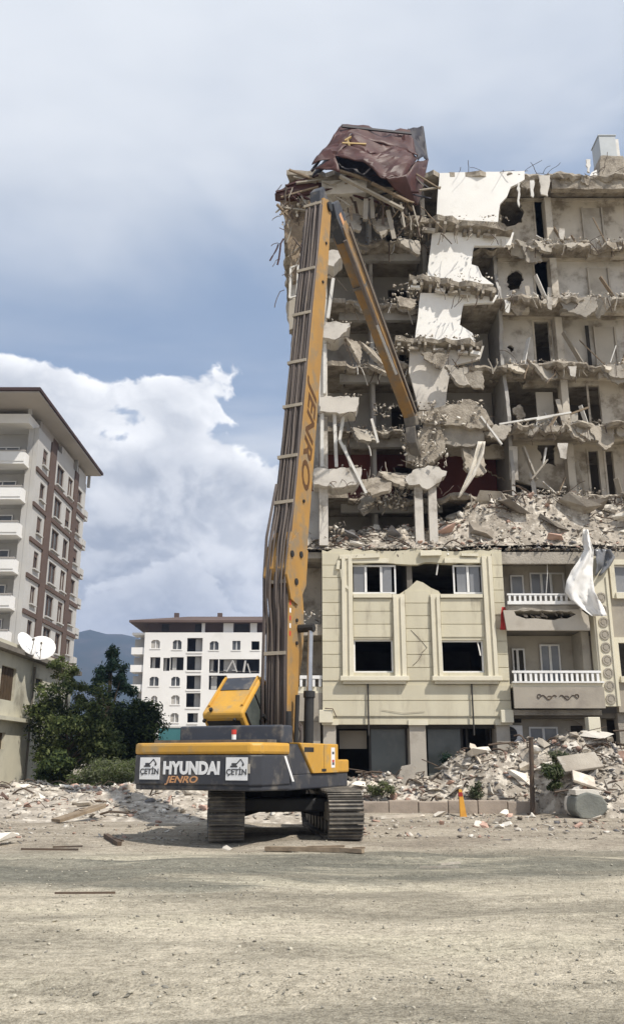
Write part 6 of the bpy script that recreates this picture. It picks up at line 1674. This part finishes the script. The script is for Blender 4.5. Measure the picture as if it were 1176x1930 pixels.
        Fc = [(j * n + i, j * n + i + 1, (j + 1) * n + i + 1, (j + 1) * n + i) for j in range(len(fine) - 1) for i in range(nx)]
        b = MB(); b.v = V; b.f = Fc
        o = bpy.data.objects.new(name, b.mesh(name, m, True, False)); s = o.modifiers.new('s', 'SOLIDIFY'); s.thickness = .012
        COL.objects.link(o); tag(o, label, cat)
    cloth('hanging_sheet', 'large torn white sheet hanging over the balcony corner', 'sheet', [(998, 1098, 1107), (1020, 1096, 1112), (1036, 1100, 1118), (1055, 1090, 1117), (1075, 1076, 1116), (1095, 1067, 1117), (1115, 1064, 1120), (1130, 1074, 1128), (1146, 1094, 1137), (1161, 1114, 1143)], 30.6, 'cloth_white')
    cloth('hanging_curtain', 'long white curtain strip hanging from the fallen slab', 'curtain', [(832, 900, 914), (855, 894, 911), (875, 888, 904), (895, 881, 896), (915, 872, 882), (938, 862, 866)], 31.3, 'rubble_pale', .10, 8)
    cloth('hanging_cloth', 'small red cloth hanging on the facade edge', 'cloth', [(1144, 945, 951), (1160, 943, 955), (1174, 943, 956), (1187, 942, 954)], 31.1, 'cloth_red', .04, 6)
    cloth('torn_sheet', 'grey torn sheet scrap behind the large white sheet', 'sheet', [(1035, 1118, 1150), (1050, 1122, 1158), (1066, 1124, 1150), (1085, 1120, 1132)], 30.9, 'pane', .15, 8)
    # ------------- crumpled roof
    vs = [(588, 322, 30.3), (616, 280, 30.9), (645, 238, 31.8), (722, 247, 32.5), (772, 254, 32.8), (662, 262, 31.0), (742, 284, 31.5), (632, 300, 30.2), (690, 318, 29.9), (786, 303, 31.2),
          (762, 338, 30.4), (724, 342, 30.0), (640, 330, 30.1), (768, 246, 33.0), (796, 244, 33.2), (806, 302, 32.2), (786, 395, 31.6), (752, 372, 30.8), (700, 300, 30.5), (655, 282, 30.6)]
    P = [at(*q) for q in vs]
    t = thing('roof_wreck', 'crumpled brown sheet roof sagging over the top left corner of the building', 'roof', (P[12].x, 31.5, ROOF))
    def sheet(name, faces, m, seed, cuts=7, amp=.10):
        bm = bmesh.new(); vv = [bm.verts.new(p) for p in P]; 
        for f in faces: bm.faces.new([vv[i] for i in f])
        bmesh.ops.delete(bm, geom=[v for v in bm.verts if not v.link_faces], context='VERTS')
        bmesh.ops.triangulate(bm, faces=bm.faces)
        bmesh.ops.subdivide_edges(bm, edges=bm.edges, cuts=cuts, use_grid_fill=True)
        for v in bm.verts:
            n = noise.noise_vector(v.co * .9 + Vector((seed, 0, 0))); rd = 1 - abs(noise.noise(v.co * 0.95 + Vector((seed, 3, 0)))) * 2; r2 = 1 - abs(noise.noise(v.co * 3.6 + Vector((seed, 7, 0)))) * 2
            v.co += Vector((n.x * amp * .5, n.y * amp * 1.6 - rd * .15 - r2 * .045, n.z * amp + rd * .05 + r2 * .02))
        bmesh.ops.recalc_face_normals(bm, faces=bm.faces)
        me = bpy.data.meshes.new(name); bm.to_mesh(me); bm.free(); me.materials.append(MATS[m]); me.polygons.foreach_set('use_smooth', [True] * len(me.polygons)); me.set_sharp_from_angle(angle=RAD(18))
        o = bpy.data.objects.new(name, me); s = o.modifiers.new('s', 'SOLIDIFY'); s.thickness = .04; link(o, t)
    sheet('upper_sheet', [(1, 2, 5), (2, 3, 5), (3, 6, 5), (3, 4, 9, 6), (0, 1, 7), (1, 5, 19, 7)], 'roof_brown', 1)
    sheet('inner_sheet', [(19, 5, 6, 18)], 'roof_brown', 5)
    sheet('front_sheet', [(7, 19, 18, 8), (18, 6, 9, 8), (8, 9, 10, 11), (0, 7, 12)], 'roof_brown', 9)
    sheet('side_sheet', [(9, 15, 16, 10), (10, 16, 17, 11)], 'roof_brown', 4)
    for q in P: q.y += .55; q.z -= .06
    sheet('dark_backing_sheet', [(0, 1, 7), (1, 2, 5), (2, 3, 5), (3, 6, 5), (3, 4, 9, 6), (1, 5, 19, 7), (7, 19, 18, 8), (18, 6, 9, 8), (8, 9, 10, 11), (19, 5, 6, 18)], 'roof_navy', 2)  # dark sheet added behind the gaps so the inside looks shaded
    for q in P: q.y -= .55; q.z += .06
    sheet('felt_sheet', [(13, 14, 15, 9)], 'roof_navy', 7)
    for (a, b, c, d) in ((645, 270, 690, 272), (650, 265, 662, 258), (655, 262, 660, 280), (672, 284, 690, 288)):
        MB().beam(at(a, b, 30.55), at(c, d, 30.5), .09, .06).build('snapped_lath', 'timber_yellow', t)
    for (a, b, c, d, w, m) in ((640, 332, 760, 395, .16, 'taupe'), (640, 322, 712, 345, .10, 'timber'), (700, 345, 770, 380, .1, 'timber'), (588, 322, 646, 238, .1, 'roof_navy'), (644, 238, 775, 252, .08, 'roof_navy')):
        MB().beam(at(a, b, 30.3 if b > 300 else 31.2), at(c, d, 30.8 if d > 300 else 32.2), w, .1).build('rafter', m, t)
    rt_ = random.Random(17)
    for k in range(26):
        a, b = rt_.uniform(600, 790), rt_.uniform(318, 372); an = rt_.uniform(-.6, .9); l = rt_.uniform(25, 70)
        MB().beam(at(a, b, 30.5 + rt_.uniform(0, .8)), at(a + l * math.cos(an), b + l * math.sin(an), 30.6 + rt_.uniform(0, .9)), rt_.uniform(.05, .12), .05).build('rafter', rt_.choice(('timber', 'taupe', 'roof_brown', 'roof_navy')), t)
    # roof timbers sticking out at the left
    TM = ((545, 320, 600, 342, .10), (553, 333, 596, 345, .08), (520, 362, 590, 345, .10), (530, 372, 600, 352, .09), (522, 385, 545, 410, .12), (535, 392, 580, 398, .12), (540, 350, 600, 330, .08), (560, 400, 600, 372, .09), (528, 405, 560, 385, .07), (558, 345, 618, 338, .12), (560, 365, 590, 380, .1), (575, 350, 560, 410, .07))
    tt = thing('roof_timbers', 'splintered roof timbers jutting out left of the boom head', 'timber', (at(570, 400, 31.2).x, 31.2, FL[5]))
    for k, (a, b, c, d, w) in enumerate(TM):
        MB().beam(at(a, b, 31.0 + .08 * (k % 4)), at(c, d, 31.1 + .1 * (k % 3)), w, .07).build('timber', ('timber', 'taupe', 'roof_brown', 'timber')[k % 4], tt)
    MB().wall([xz(*q, 31.2) for q in ((518, 365), (560, 338), (606, 345), (600, 360), (550, 372))], [], 31.2, .5).build('eave_board', 'roof_brown', tt)
    MB().wall(jpoly([xz(*q, 31.5) for q in ((528, 378), (605, 365), (605, 430), (560, 425), (540, 400))], .25, .07, r), [], 31.5, .6).build('eave_block', 'timber', tt)
    MB().wall(jpoly([xz(*q, 31.35) for q in ((565, 345), (612, 335), (612, 380), (570, 385))], .25, .06, r), [], 31.35, .3).build('plaster_clod', 'taupe_light', tt)
    # plants growing in the heap
    rr = random.Random(6)
    for (a, b, rx, rz, Y, n, sz, mm, lab) in ((1040, 1462, 17, 26, 27.6, 2600, .07, ('leaf_dark', 'leaf_mid', 'leaf_grey'), 'dark green shrub beside the steel pole in the heap'), (1052, 1428, 14, 12, 28.6, 1100, .06, ('leaf_dark', 'leaf_grey'), 'grey-green bush higher on the heap behind the steel pole'),
            (718, 1484, 24, 12, 28.8, 1500, .06, ('leaf_light', 'leaf_grey'), 'olive weeds behind the low wall near the excavator'), (900, 1490, 12, 12, 28.75, 800, .06, ('leaf_dark', 'leaf_grey'), 'dark weeds behind the orange marker post'), (838, 1432, 8, 12, 30.2, 500, .06, ('leaf_dark', 'leaf_conifer'), 'small dark bush at the heap crest by the shop window')):
        c = blob(a, b, Y, rx, rz, 14, rr, .15, .3); p = at(a, b, Y)
        lowest = min(q[0][2] for q in c)
        tree('shrub', lab, 'shrub', (p.x, Y, lowest - .1), c, int(n * .6), sz, mm, a, .018, thin=.3)
misc()

# ================================================================== AIR
def haze():
    m = bpy.data.materials.new('haze'); m.use_nodes = True; nt = m.node_tree; nt.nodes.clear()
    o = nt.nodes.new('ShaderNodeOutputMaterial'); v = nt.nodes.new('ShaderNodeVolumePrincipled')
    v.inputs['Color'].default_value = (0.40, 0.56, 0.92, 1); v.inputs['Density'].default_value = 0.00034; v.inputs['Anisotropy'].default_value = 0.2
    nt.links.new(v.outputs[0], o.inputs['Volume'])
    MATS['haze'] = m
    b = MB().box(-2700, -1000, -1.5, 2700, 2700, 420).build('haze', 'haze'); b['kind'] = 'stuff'; b['label'] = 'thin pale air haze over the whole scene'
haze()
